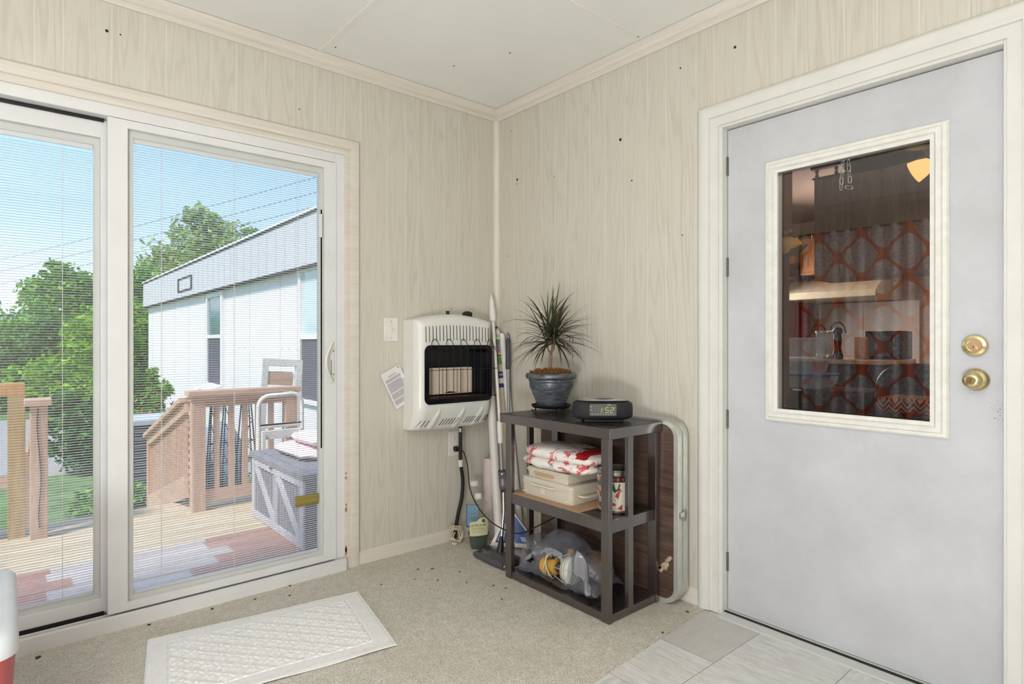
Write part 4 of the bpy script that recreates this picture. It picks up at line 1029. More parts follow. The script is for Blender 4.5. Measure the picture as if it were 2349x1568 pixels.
    m = MB(); m.lathe([(r - .004, .0005), (r, .001), (r, .006), (r - .002, .008), (r - .002, h - .024), (r - .0005, h - .022), (r - .0005, h - .018), (r - .002, h - .014), (r - .002, h - .006), (r + .001, h - .003), (r, h), (r - .003, h - .001), (r - .004, h - .02), (r - .004, .004), (0, .003)], (cx, cy, MS), 48); m.build('can_wall', M['tin'], R)
    def patch(name, a0, a1, z0, z1, mat, dr=.0006, par=R):
        m = MB(); n = max(3, int((a1 - a0) / .08)); vs = []
        for k in range(n + 1):
            a = a0 + (a1 - a0) * k / n
            for z in (z0, z1): vs.append((cx + (r - .002 + dr) * math.cos(a), cy + (r - .002 + dr) * math.sin(a), MS + z))
        m.add(vs, [(2 * k, 2 * k + 2, 2 * k + 3, 2 * k + 1) for k in range(n)]); return m.build(name, mat, par)
    lab = patch('can_label', 0, 2 * PI, .010, h - .026, M['canart'], .0006)
    a0 = math.atan2(-2.2843 - cy, 2.822 - cx)         # side that faces into the room
    al, ar = a0 - .20, a0 + .75
    patch('cream_panel', al, ar, .012, h - .050, M['cream'], .0012, lab); patch('dark_band', al, ar, h - .050, h - .026, M['blackprint'], .0012, lab)
    def poly(name, pts, mat, dr=.0018):
        m = MB(); vs = [(cx + (r - .002 + dr) * math.cos(a), cy + (r - .002 + dr) * math.sin(a), MS + z) for a, z in pts]; m.add(vs, [tuple(range(len(vs)))]); return m.build(name, mat, lab, smooth=0)
    t = lambda k: al + (ar - al) * k
    poly('red_pepper', [(t(.35), .022), (t(.6), .014), (t(.98), .022), (t(1.0), .062), (t(.85), .058), (t(.6), .038)], M['redprint'])
    poly('leaf_spray', [(t(.02), .10), (t(.2), .088), (t(.42), .098), (t(.62), .094), (t(.95), .112), (t(.9), .128), (t(.5), .126), (t(.1), .13)], M['dkgreen'])
    poly('bottle_shape', [(t(.05), .036), (t(.22), .032), (t(.44), .070), (t(.50), .090), (t(.58), .104), (t(.50), .108), (t(.40), .094), (t(.27), .084)], M['redprint'], .0024)
    poly('bottle_label', [(t(.09), .048), (t(.27), .042), (t(.39), .062), (t(.23), .074)], M['cream'], .003)
    for k in range(3): poly('red_fruit', [(t(.1 + .3 * k + .08 * math.cos(q)), h - .038 + .007 * math.sin(q)) for q in (0, 1, 2, 3, 4, 5)], M['redprint'], .0018)
contents()

# ------------------------------------------------------------------ film bag with the old work lamp
def bag():
    Z0 = .0402
    R = root('work_lamp', (.86, -.345, Z0 + .01), 'yellow handled caged work lamp with its cord wound round it inside the grey bag', 'work lamp')
    A = Vector((.785, -.352, .092)); B = Vector((.965, -.322, .108)); d = (B - A).normalized(); up = Vector((0, 0, 1)); s = d.cross(up).normalized(); w = s.cross(d)
    Q = Matrix((( s.x, w.x, d.x), (s.y, w.y, d.y), (s.z, w.z, d.z)))
    m = MB(); m.lathe([(0, 0), (.036, .002), (.040, .008), (.040, .026), (.036, .030), (.032, .034), (.032, .062), (.036, .066), (.036, .078), (.030, .082), (0, .083)], A, 28, Q); m.build('lamp_handle', M['yellow'], R)
    m = MB(); m.lathe([(.022, .082), (.022, .108), (.0, .109)], A, 20, Q); m.build('lamp_socket', M['smoke'], R)
    m = MB(); m.lathe([(.018, .108), (.024, .118), (.050, .132), (.064, .150), (.066, .166), (.060, .178), (.036, .186), (0, .188)], A, 32, Q); m.build('bulb', M['bulb'], R)
    P = lambda r, a, t: A + d * t + (s * math.cos(a) + w * math.sin(a)) * r
    m = MB()
    for z, r in ((.140, .062), (.162, .071)): m.tube([P(r, 2 * PI * k / 28, z) for k in range(28)], .0016, 5, closed=True)
    for k in range(5):
        a = 2 * PI * k / 5 + .3; m.tube(spline([P(.038, a, .075), P(.060, a, .128), P(.071, a, .16), P(.055, a, .19), P(.02, a, .198)], 4), .0016, 5)
    m.build('wire_cage', M['cordw'], R)
    m = MB()
    for k in range(4):
        o = .010 * k; m.tube([P(.040 + .004 * k + .012 * max(0, math.sin(q * 2 * PI / 26)), 2 * PI * q / 26, .030 + o + .010 * math.sin(q * .48 + k)) for q in range(26)], .0030, 6, closed=True)
    m.build('wound_cord', M['cordw'], R)
    R2 = root('plastic_bag', (.87, -.29, Z0), 'crumpled translucent grey plastic bag slumped open on the bottom shelf', 'bag')
    def crease(p, k): return abs(noise.noise(p * 9 + Vector((k, 0, 0)))) * .030 + abs(noise.noise(p * 24 + Vector((0, k, 0)))) * .012
    def sheet(fn, nu, nv, seed, amt=1.0, lim=True):
        def f(u, v):
            p = fn(u, v); q = p + Vector((.001, .001, .001))
            d = Vector((.2, -.5, .8)).normalized(); p = p + d * (crease(p, seed) - .016) * amt
            p.x = min(1.205, max(.64, p.x)); p.y = min(-.140, max(-.432, p.y)); p.z = max(Z0 + .001 + .002 * abs(noise.noise(p * 60)), p.z); return p
        return f
    def hill(x):
        t = (x - .645) / .50; return .055 + .150 * max(0, math.sin(PI * min(1, max(0, t * 1.0 + .04)))) ** .75
    def top(u, v):
        # over the load: front lip -> crest -> back foot; the lip lifts to show the lamp
        x = .648 + .50 * u; lift = max(0, math.sin(PI * min(1, max(0, (u - .06) / .62)))) ** .6
        lipz = .060 + .085 * lift; lipy = -.385 + .05 * lift; h = hill(x)
        a = v
        y = lipy + (-.155 - lipy) * a; z = Z0 + (lipz - .04) * (1 - a) ** 2 + h * math.sin(PI * (a * .86 + .14 * a * a)) ** .7 * (1 - .15 * a)
        return Vector((x, y, z))
    m = MB(); m.grid(sheet(top, 70, 34, 1.3), 70, 34)
    def side(u, v):
        # left cheek with the handle hole
        th = PI * (.15 + .85 * u); r = .115 * (1 - .25 * v); return Vector((.665 + .16 * v, -.285 + r * math.cos(th) * 1.05, Z0 + .015 + .15 * math.sin(th) * (1 - .12 * v)))
    m.grid(sheet(side, 34, 14, 4.1), 34, 14, skip=lambda u, v: (u - .80) ** 2 / .006 + (v - .35) ** 2 / .05 < 1)
    def low(u, v):
        x = .66 + .47 * u; rag = .012 * noise.noise(Vector((u * 9, 0, 4))); return Vector((x, -.425 + .17 * v + rag + .05 * abs(u - .62) * (1 - v), Z0 + .006 + .035 * (1 - v) * (.4 + .6 * abs(noise.noise(Vector((u * 7, 2, 9)))))))
    m.grid(sheet(low, 50, 12, 7.7, .8), 50, 12)
    m.build('bag_film', M['bag'], R2, smooth=75, recalc=False)
    m = MB()
    def lip(u, v):
        p = top(.08 + .62 * u, .02); return p + Vector((.012 * math.sin(u * 31), -.010 - .012 * v, .014 - (.018 + .034 * abs(noise.noise(Vector((u * 8, 1, 1))))) * v))
    m.grid(sheet(lip, 60, 4, 2.2, .7), 60, 4)
    def fold(u, v):
        return Vector((1.02 + .10 * u + .02 * v, -.395 + .02 * math.sin(u * 5), Z0 + .02 + .13 * (1 - u) * (.6 + .4 * v) + .05 * v))
    m.grid(sheet(fold, 26, 14, 5.5, 1.4), 26, 14)
    m.build('bag_folds', M['bag_clear'], R2, smooth=75, recalc=False)
    m = MB(); m.ball((1.01, -.245, .118), (.10, .075, .075), 18, 12, lambda d: 1 + .12 * noise.noise(d * 3)); o = m.build('wrapped_bundle', M['bag_load'], R2)
    m = MB(); m.ball((.915, -.300, .170), (.020, .016, .022), 12, 8); m.build('orange_lump', M['yellow'], R2)
bag()

# ------------------------------------------------------------------ bottles and sticks in the corner
def bottles():
    def bottle(name, lab, c, prof, rx, ry, ang, cap, mat):
        R = root(name, (c[0], c[1], .0065), lab, 'bottle')
        ca, sa = math.cos(ang), math.sin(ang)
        def f(u, v):
            k = v * (len(prof) - 1); i = min(int(k), len(prof) - 2); t = k - i; s = prof[i][0] * (1 - t) + prof[i + 1][0] * t; z = prof[i][1] * (1 - t) + prof[i + 1][1] * t
            a = 2 * PI * u; q = .75 if s > .5 else 1
            x = rx * s * math.copysign(abs(math.cos(a)) ** q, math.cos(a)); y = (ry * s if s > .45 else rx * s) * math.copysign(abs(math.sin(a)) ** q, math.sin(a))
            return Vector((c[0] + x * ca - y * sa, c[1] + x * sa + y * ca, .0065 + z))
        m = MB(); m.grid(f, 32, (len(prof) - 1) * 2, wrap=True); m.build('bottle_body', mat, R, smooth=60)
        m = MB(); m.lathe([(0, cap[0]), (cap[2], cap[0]), (cap[2], cap[1] - .002), (cap[2] - .002, cap[1]), (0, cap[1])], (c[0], c[1], .0065), 24)
        for q in range(20):
            a = 2 * PI * q / 20; m.box(c[0] + cap[2] * math.cos(a) - .0006, c[1] + cap[2] * math.sin(a) - .0006, .0065 + cap[0] + .002, c[0] + cap[2] * math.cos(a) + .0006, c[1] + cap[2] * math.sin(a) + .0006, .0065 + cap[1] - .003)
        m.build('bottle_cap', M['cap'], R)
        def face(u0, u1, z0, z1, mat2, nm, dr=.0012, pts=None):
            m = MB(); nrm = Vector((sa, -ca, 0)); ex = Vector((ca, sa, 0)); base = Vector((c[0], c[1], .0065)) + nrm * (ry + dr)
            P = pts or [(u0, z0), (u1, z0), (u1, z1), (u0, z1)]
            def curve(x): return -nrm * (ry * (1 - (max(0, 1 - (abs(x) / rx) ** 2.66)) ** .375))
            # subdivide across so the label follows the bottle
            us = sorted({p[0] for p in P}); n = 10; lo, hi = us[0], us[-1]
            def zr(x):
                zs = []
                for (a, za), (b_, zb) in zip(P, P[1:] + P[:1]):
                    if a != b_ and min(a, b_) - 1e-9 <= x <= max(a, b_) + 1e-9: zs.append(za + (zb - za) * (x - a) / (b_ - a))
                return min(zs), max(zs)
            vs = []
            for k in range(n + 1):
                x = lo + (hi - lo) * k / n; a, b_ = zr(x); p = base + ex * x + curve(x); vs += [p + Vector((0, 0, a)), p + Vector((0, 0, b_))]
            m.add(vs, [(2 * k, 2 * k + 2, 2 * k + 3, 2 * k + 1) for k in range(n)]); return m.build(nm, mat2, R), base, ex, nrm
        return R, face
    ang = math.radians(49)
    R, face = bottle('clear_bottle', 'tall clear plastic bottle with blue label standing behind the green soap bottle', (.112, -.258), [(0, 0), (.9, .001), (.98, .012), (1, .05), (.96, .06), (1, .07), (1, .215), (.97, .245), (.80, .285), (.46, .312), (.34, .320), (.33, .332)], .060, .046, ang, (.322, .348, .0235), M['bottle'])
    face(-.042, .030, .095, .225, M['navy'], 'label_border'); o, base, ex, nr = face(-.039, .027, .105, .222, M['label_blue'], 'label', .0018)
    m = MB(); T = Matrix(((ex.x, 0, nr.x, 0), (ex.y, 0, nr.y, 0), (0, 1, 0, 0), (0, 0, 0, 1)))
    for k, (z, L) in enumerate(((.178, .022), (.172, .022), (.160, .024), (.150, .015), (.146, .018))):
        p = base + nr * .0025 + Vector((0, 0, z)); m.bar(p - ex * (L + .006), p + ex * (L - .006), .0004, .0024, nr)
    m.build('label_print', M['navy'], R, smooth=0)
    R, face = bottle('soap_bottle', 'short soap bottle with dark green liquid and a cream label in the corner', (.208, -.300), [(0, 0), (.72, .001), (.78, .006), (.92, .05), (1, .10), (1, .20), (.96, .24), (.72, .262), (.40, .276), (.30, .282)], .062, .042, ang, (.272, .302, .019), M['bottle'])
    m = MB(); ca, sa = math.cos(ang), math.sin(ang)
    def f(u, v):
        z = .003 + .082 * v; s = (.70 + .26 * v) * (1 if v < 1 else 1); a = 2 * PI * u; x = .0605 * s * math.copysign(abs(math.cos(a)) ** .75, math.cos(a)); y = .0405 * s * math.copysign(abs(math.sin(a)) ** .75, math.sin(a)); return Vector((.208 + x * ca - y * sa, -.300 + x * sa + y * ca, .0065 + z))
    m.grid(f, 32, 8, wrap=True); m.add([f(k / 32, 1) for k in range(32)], [tuple(range(32))]); m.build('green_liquid', M['bottle_green'], R)
    P = [(-.046, .075), (.052, .085), (.052, .182), (.010, .178), (-.006, .160), (-.046, .150)]
    o, base, ex, nr = face(0, 0, 0, 0, M['label_cream'], 'label', .0015, P)
    m = MB(); T = Matrix(((ex.x, 0, nr.x, base.x + nr.x * .0012), (ex.y, 0, nr.y, base.y + nr.y * .0012), (0, 1, 0, base.z), (0, 0, 0, 1)))
    m.text('ULTRA PURE', .0145, T @ Matrix.Translation((.002, .139, 0)) @ Matrix.Rotation(.08, 4, 'Z'), .0003)
    for z, L in ((.127, .040), (.118, .034), (.108, .036), (.098, .030)): p = base + nr * .0014 + Vector((0, 0, z)); m.bar(p - ex * L, p + ex * L + Vector((0, 0, .004)), .0004, .003 if z == .118 else .0014, nr)
    m.build('label_print', M['dkgreen'], R, smooth=0)
    m = MB(); p = base + nr * .0008 + ex * .030 + Vector((0, 0, .164)); m.cyl(p, p + nr * .0006, .0095, n=16); m.build('round_logo', M['dkgreen'], R)
bottles()

def sticks():
    # cordless floor sweeper
    R = root('floor_sweeper', (.45, -.31, .008), 'smoky grey floor sweeper with a long white and silver handle leaning in the corner', 'sweeper')
    a, b = Vector((.295, -.372, 0)), Vector((.565, -.372, 0)); ax = (b - a).normalized(); bk = Vector((-ax.y, ax.x, 0))
    m = MB(); prof = [(-.034, .008), (-.040, .018), (-.036, .032), (-.022, .040), (.02, .046), (.05, .052), (.085, .046), (.098, .030), (.098, .008)]
    def section(t, k): return [a + ax * t + bk * (u * k + (1 - k) * .03) + Vector((0, 0, .008 + (z - .008) * (k if z > .02 else 1))) for u, z in prof]
    L = (b - a).length; vs = []; n = len(prof)
    for t, k in ((0, .55), (.006, .8), (.02, 1), (L * .5, 1.06), (L - .02, 1), (L - .006, .8), (L, .55)): vs += section(t, k)
    m.add(vs, [(r * n + i, r * n + (i + 1) % n, (r + 1) * n + (i + 1) % n, (r + 1) * n + i) for r in range(6) for i in range(n)] + [tuple(range(n)), tuple(6 * n + i for i in range(n))]); m.build('sweeper_head', M['smoke'], R, smooth=50)
    m = MB(); m.tube([a + ax * .015 + bk * -.030 + Vector((0, 0, .026)), b - ax * .015 + bk * -.030 + Vector((0, 0, .026))], .013, 12); m.build('front_roller_cover', M['smoke'], R)
    J = Vector((.430, -.330, .05))
    m = MB(); m.tube(spline([J + Vector((0, 0, -.012)), J + Vector((-.006, .012, .03)), J + Vector((-.012, .022, .075))], 5), [.022 - .0012 * k for k in range(11)], 12); m.build('swivel_neck', M['black'], R)
    P = [J + Vector((-.012, .022, .07)), Vector((.389, -.268, .235)), Vector((.356, -.243, .345))]
    m = MB(); m.tube(P, .0098, 12); m.build('silver_rod', M['metal'], R)
    m = MB(); m.cyl(Vector((.398, -.275, .19)), Vector((.392, -.270, .215)), .013, n=12); m.build('rod_collar', M['greytube'], R)
    c0, c1 = Vector((.357, -.244, .335)), Vector((.333, -.236, .445)); dd = (c1 - c0).normalized(); f = Vector((.76, -.65, 0)); sd = dd.cross(f).normalized()
    m = MB(); vs = []
    for k, w_, h_ in ((0, .010, .012), (.028, .019, .021), (.112, .020, .022), (.116, .018, .020)):
        for i, j in ((-1, -1), (1, -1), (1, 1), (-1, 1)): vs.append(c0 + dd * k + sd * w_ * i + f * h_ * j)
    m.add(vs, [(r * 4 + i, r * 4 + (i + 1) % 4, (r + 1) * 4 + (i + 1) % 4, (r + 1) * 4 + i) for r in range(3) for i in range(4)] + [(3, 2, 1, 0), (12, 13, 14, 15)]); bx = m.build('battery_box', M['black'], R, bevel=.002)
    q = c0 + dd * .055 + f * .0215; m = MB(); m.bar(q - dd * .018, q + dd * .018, .012, .002, f); m.build('switch', M['purple'], bx)
    q = c0 + dd * .10 + f * .0222; m = MB(); m.bar(q - dd * .004, q + dd * .004, .008, .001, f); m.build('badge', M['plate'], bx)
    m = MB(); m.tube([c1, Vector((.300, -.217, .585))], .009, 10); m.build('white_rod', M['greytube'], R)
    g0, g1 = Vector((.300, -.217, .585)), Vector((.262, -.193, .705)); m = MB(); m.tube([g0, g0 + (g1 - g0) * .05, g0 + (g1 - g0) * .95, g1], [.010, .0155, .0165, .011], 12); m.build('middle_grip', M['white_tube'], R)
    t0, t1 = Vector((.088, -.101, 1.262)), Vector((.062, -.094, 1.43)); m = MB(); m.tube([g1, t0], .0085, 10); m.build('handle_tube', M['white_tube'], R)
    m = MB(); m.tube([t0, t0 + (t1 - t0) * .05, t0 + (t1 - t0) * .3, t0 + (t1 - t0) * .70, t1], [.010, .018, .019, .015, .002], 12); m.build('hand_grip', M['white_tube'], R)
    # new broom in its printed sleeve
    R = root('broom', (.30, -.14, .008), 'new broom with a printed handle label and a blue and white triangular sleeve', 'broom')
    p0, p1 = Vector((.303, -.142, .19)), Vector((.045, -.036, 1.225)); d = (p1 - p0).normalized(); f = Vector((.78, -.62, 0)); f = (f - d * f.dot(d)).normalized()
    m = MB(); m.tube([p0, p1], .0115, 14); m.build('broom_stick', M['woodstick'], R)
    def sleeve(t0, t1, mat, r=.0135, nm='label_band'):
        m = MB(); m.tube([p0 + (p1 - p0) * t0, p0 + (p1 - p0) * t1], r, 14, caps=False); return m.build(nm, mat, R)
    sleeve(.80, .985, M['plate'], .0165, 'handle_label')
    for t0_, t1_, mt in ((.905, .935, 'green_print'), (.862, .905, 'purple'), (.848, .862, 'yellow_print'), (.835, .846, 'ink'), (.795, .832, 'green_print')): sleeve(t0_, t1_, M[mt], .0172)
    sleeve(.66, .755, M['plate'], .0135); sleeve(.715, .752, M['navy'], .0140); sleeve(.662, .685, M['navy'], .0140)
    q = p0 + (p1 - p0) * .733 + f * .0142; sx = d.cross(f) * -1
    T = Matrix(((sx.x, d.x, f.x, q.x), (sx.y, d.y, f.y, q.y), (sx.z, d.z, f.z, q.z), (0, 0, 0, 1)))
    m = MB(); m.text('45', .022, T, .0004); m.build('size_print', M['plate'], R, smooth=0)
    q = p0 + (p1 - p0) * .955 + f * .0170; T2 = T.copy(); T2.translation = q
    m = MB(); m.text('O', .022, T2, .0004); m.build('ring_print', M['ink'], R, smooth=0)
    m = MB(); m.tube([p1 - d * .004, p1 + d * .014 + sx * .004], [.0125, .005], 8); m.build('cap', M['k_brown'], R)
    A, B, Cc = Vector((.300, -.155, .230)), Vector((.262, -.262, .022)), Vector((.470, -.075, .022)); nn = (B - A).cross(Cc - A).normalized()
    if nn.x < 0: nn = -nn
    ctr = (A + B + Cc) / 3
    def tri(k, off, extra=0):
        return [ctr + (p - ctr) * k + nn * off for p in (A + (B - A) * .06, B, Cc, A + (Cc - A) * .06)]
    m = MB(); m.add(tri(1, .012) + tri(1, -.012), [(0, 1, 2, 3), (7, 6, 5, 4), (0, 4, 5, 1), (1, 5, 6, 2), (2, 6, 7, 3), (3, 7, 4, 0)]); sl = m.build('broom_sleeve', M['plate'], R, smooth=0)
    Lp = lambda s, t: A + (B - A) * t + ((Cc - A) * t - (B - A) * t) * s + nn * .0128
    m = MB(); m.add([Lp(.52, .25), Lp(.52, .90), Lp(.96, .90), Lp(.90, .25)], [(0, 1, 2, 3)]); m.build('blue_picture', M['bluecard'], sl, smooth=0)
    m = MB(); m.add([Lp(.10, .36), Lp(.08, .90), Lp(.50, .90), Lp(.50, .36)], [(0, 1, 2, 3)]); m.build('navy_border', M['navy'], sl, smooth=0)
    for s0, s1 in ((.12, .27), (.30, .47)):
        m = MB(); m.add([p + nn * .0008 for p in (Lp(s0, .42), Lp(s0, .86), Lp(s1, .86), Lp(s1, .42))], [(0, 1, 2, 3)]); m.build('pale_window', M['palecard'], sl, smooth=0)
    m = MB(); m.add([p + nn * .0008 for p in (Lp(.68, .74), Lp(.68, .86), Lp(.80, .86), Lp(.80, .74))], [(0, 1, 2, 3)]); m.build('white_figure', M['palecard'], sl, smooth=0)
    # thick tubes
    m = MB(); m.tube([(.272, -.052, .009), (.180, -.045, .60), (.086, -.032, 1.18), (.083, -.031, 1.196)], [.026, .024, .0165, .012], 18); tag(m.build('white_pole', M['white_tube']), 'thick white tube leaning in the corner beside the plant', 'tube')
    m = MB(); m.tube([(.25, -.185, .009), (.208, -.165, .2), (.075, -.105, .80), (.062, -.099, .86)], [.025, .025, .025, .023], 18); tag(m.build('cream_pole', M['plate']), 'thick cream tube leaning below the heater behind the silver handle', 'tube')
    R = root('mop_handle', (.275, -.105, .008), 'grey mop handle with a dark grip and hanging loop between white tube and shelf', 'mop')
    q0, q1, q2 = Vector((.275, -.105, .01)), Vector((.200, -.075, .69)), Vector((.166, -.052, .985)); m = MB(); m.tube([q0, q1, q2], .0095, 12); m.build('grey_tube', M['greytube'], R)
    q3 = Vector((.150, -.037, 1.155)); m = MB(); m.tube([q2, q2 + (q3 - q2) * .03, q3, q3 + Vector((-.001, .001, .012))], [.0105, .0145, .0135, .008], 12); m.build('dark_grip', M['greygrip'], R)
    m = MB(); e = q3 + Vector((0, 0, .008)); m.tube([e + Vector((0, .010 * math.cos(a), .014 + .016 * math.sin(a))) for a in [2 * PI * k / 14 for k in range(14)]], .0028, 6, closed=True); m.build('hang_loop', M['greygrip'], R)
    m = MB(); m.cyl((.236, -.089, .35), (.232, -.088, .37), .012, n=12); m.build('clip', M['black'], R)
    m = MB(); m.lathe([(.037, .007), (.037, .02), (.037, .46), (.035, .472), (.028, .472), (.028, .44)], (.118, -.150, 0), 30); tag(m.build('paper_roll', M['roll']), 'pinkish paper roll standing on end in the corner behind the bottles', 'paper roll')
sticks()

# ------------------------------------------------------------------ cooler by the patio door
def cooler():
    x0, x1, y0, y1, zt = .435, 1.010, -2.61, -2.262, .462
    R = root('drinks_cooler', ((x0 + x1) / 2, (y0 + y1) / 2, .0065), 'red drinks cooler with white lid standing by the patio door', 'cooler')
    def loft(rings):
        m = MB(); n = None; vs = []
        for (a, b, c, d, r, z) in rings:
            L = rrect(a, b, c, d, r, 7); n = len(L); vs += [(*p, z) for p in L]
        K = len(rings); m.add(vs, [(k * n + i, k * n + (i + 1) % n, (k + 1) * n + (i + 1) % n, (k + 1) * n + i) for k in range(K - 1) for i in range(n)] + [tuple(range(n)), tuple((K - 1) * n + i for i in range(n))]); return m
    i = .016
    m = loft([(x0 + .02 + i, y0 + .02 + i, x1 - .02 - i, y1 - .02 - i, .045, .007), (x0 + .016 + i, y0 + .016 + i, x1 - .016 - i, y1 - .016 - i, .05, .02), (x0 + i * .4, y0 + i * .4, x1 - i * .4, y1 - i * .4, .055, zt - .060)]); b = m.build('cooler_body', M['red_cooler'], R, smooth=60)
    m = loft([(x0 + .002, y0 + .002, x1 - .002, y1 - .002, .055, zt - .060), (x0, y0, x1, y1, .058, zt - .056), (x0 + .003, y0 + .003, x1 - .003, y1 - .003, .058, zt - .016), (x0 + .012, y0 + .012, x1 - .012, y1 - .012, .055, zt - .004), (x0 + .026, y0 + .026, x1 - .026, y1 - .026, .045, zt)]); l = m.build('cooler_lid', M['lid'], R, smooth=60)
    m = MB()
    for k in range(7): m.box(x0 + .09 + k * .06, y1 - .105, zt - .001, x0 + .10 + k * .06, y1 - .055, zt + .0012)
    m.box(x0 + .05, y1 - .118, zt - .001, x1 - .05, y1 - .115, zt + .0015); m.box(x0 + .05, y1 - .048, zt - .001, x1 - .05, y1 - .045, zt + .0015); m.build('lid_grooves', M['bead'], l, bevel=.0008)
    m = MB(); m.box(x1 - .004, y1 - .054, .05, x1 + .0005, y1 - .050, zt - .07); m.box(x1 - .02, y0 + .1, .25, x1 + .012, y1 - .1, .28); m.build('side_handle', M['red_cooler'], R, bevel=.003)
cooler()
# ------------------------------------------------------------------ deck and yard
DZ, GZ = -.12, -.75
def deck():
    R = root('wooden_deck', (0, 0, GZ), 'weathered plank deck outside the patio door, reddish near the house', 'deck')
    m = MB()
    for k in range(16): m.box(-.13 - .145 * k - .140, -4.6, DZ - .03, -.13 - .145 * k, -.12, DZ)
    m.build('deck_boards', M['deck'], R, smooth=0, bevel=.002)
    m = MB(); m.box(-2.44, -4.6, DZ - .20, -2.40, -.12, DZ - .031); m.box(-2.40, -4.6, DZ - .2, -.13, -4.56, DZ - .031); m.box(-2.40, -.16, DZ - .2, -.13, -.12, DZ - .031); m.build('rim_joist', M['cedar_y'], R, smooth=0)
    for x in (-2.36, -1.2):
        for y in (-4.5, -2.3, -.25):
            m = MB(); m.box(x - .045, y - .045, GZ, x + .045, y + .045, DZ - .031); m.build('support_post', M['cedar'], R, smooth=0)
    m = MB(); vs = []
    m.prism([(-2.03, 0), (-1.27, 0), (-1.27, .03), (-2.03, .03)], 0, 0, .001) if False else None
    P = [(-2.445, DZ - .03), (-4.3, -.67), (-4.3, -.70), (-2.445, DZ - .06)]
    m = MB(); m.prism([(z, x) for x, z in P], 1, -2.06, -1.30); m.build('ramp', M['deck'], R, smooth=0)
deck()

def rails():
    x = -2.08
    R = root('deck_railing', (x, -.85, DZ), 'reddish wooden deck railing with square balusters behind the grey storage box', 'railing')
    for y0, y1 in ((-1.245, -1.155), (-.56, -.47)):
        m = MB(); m.box(x - .045, y0, DZ, x + .045, y1, .725); m.build('post', M['cedar'], R, smooth=0)
    m = MB(); m.box(x - .075, -1.275, .742, x + .065, -.445, .782); m.build('cap_rail', M['cedar_y'], R, smooth=0, bevel=.003)
    m = MB(); m.box(x - .02, -1.155, .655, x + .02, -.56, .740); m.box(x - .052, -1.255, .706, x + .050, -.46, .742); m.build('upper_rail', M['cedar_y'], R, smooth=0)
    m = MB(); m.box(x - .02, -1.155, -.055, x + .02, -.56, .030); m.build('lower_rail', M['cedar_y'], R, smooth=0)
    for y in (-1.07, -.965, -.865, -.765, -.665):
        m = MB(); m.box(x - .018, y - .018, .030, x + .018, y + .018, .655); m.build('baluster', M['cedar'], R, smooth=0)
    # ramp side with lattice
    y = -1.25
    R = root('ramp_railing', (-2.9, y, -.6), 'sloping ramp railing filled with close wooden lattice', 'railing')
    def zt(xx): return .735 + (xx + 2.12) * .29
    m = MB(); m.bar((-2.15, y - .005, .712), (-3.72, y - .005, .735 - 1.66 * .29), .11, .036); m.build('sloped_handrail', M['cedar_x'], R, smooth=0, bevel=.003)
    m = MB(); m.bar((-2.14, y - .012, .650), (-3.64, y - .012, .655 - 1.52 * .29), .03, .075); m.build('upper_board', M['cedar_x'], R, smooth=0)
    m = MB(); m.bar((-2.15, y - .012, .055), (-3.66, y - .012, .06 - 1.54 * .29), .03, .16); m.build('lower_board', M['cedar_x'], R, smooth=0)
    m = MB(); m.box(-3.70, y - .03, GZ, -3.63, y + .04, .30); m.build('end_post', M['cedar'], R, smooth=0)
    m = MB(); k = 0; xx = -2.16
    while xx > -3.63:
        m.box(xx - .026, y, zt(xx) - .70, xx, y + .006, zt(xx) - .10); xx -= .058
    z = -.42
    while z < .68:
        xa = max(-3.63, -2.12 + (z + .10 - .735) / .29 if False else -3.63); 
        # keep the strip inside the sloping panel
        hi = -2.12 if z <= .635 - 0 else None
        xr = -2.13 if z > .03 else -2.13 + (z - .03) / .29
        xl = -3.63 if z < .20 else -2.13 - (.64 - z) / .29
        if xl < xr - .05: m.box(max(-3.63, xl), y + .006, z, min(-2.13, xr), y + .012, z + .026)
        z += .058
    m.build('lattice', M['cedar'], R, smooth=0)
    # near gate post with the lights wire
    R = root('gate_post', (-2.08, -2.12, DZ), 'thick cedar deck post with a flat cap left of the ramp opening', 'post')
    m = MB(); m.box(-2.125, -2.175, DZ, -2.035, -2.085, .735); m.box(-2.035, -2.19, .0, -2.028, -2.18, .7) if False else None; m.build('post', M['cedar'], R, smooth=0, bevel=.004)
    m = MB(); m.box(-2.145, -2.205, .735, -2.015, -2.065, .778); m.build('post_cap', M['cedar_y'], R, smooth=0, bevel=.004)
    m = MB(); m.tube(spline([(-2.031, -2.135, .72), (-2.031, -2.14, .60), (-2.031, -2.128, .42), (-2.031, -2.120, .25), (-2.031, -2.132, .05), (-2.031, -2.128, -.05)], 5), .0028, 5); m.build('light_wire', M['rubber'], R)
    R = root('ramp_handrail', (-2.9, -2.13, -.6), 'dark brown sloping handrail descending behind the cedar gate post', 'railing')
    m = MB(); m.bar((-2.155, -2.13, .69), (-3.70, -2.13, .24), .05, .13); m.build('handrail', M['cedar_x'], R, smooth=0)
    m = MB(); m.box(-3.70, -2.17, GZ, -3.62, -2.09, .22); m.build('end_post', M['cedar'], R, smooth=0)
    x = -2.2
    R = root('side_railing', (x, -2.7, DZ), 'orange brown deck railing with thick olive end post at far left', 'railing')
    m = MB(); m.box(x - .045, -2.285, DZ, x + .045, -2.195, .872); m.build('post', M['olive_wood'], R, smooth=0, bevel=.003)
    m = MB(); m.box(x - .02, -4.5, .800, x + .046, -2.20, .878); m.build('top_rail', M['orange_wood'], R, smooth=0, bevel=.003)
    m = MB(); m.box(x - .02, -4.5, .205, x + .02, -2.285, .285); m.build('lower_rail', M['cedar_y'], R, smooth=0)
    y = -2.36
    while y > -4.4:
        m = MB(); m.box(x - .018, y - .018, DZ, x + .018, y + .018, .80); m.build('baluster', M['orange_wood'], R, smooth=0); y -= .13
rails()

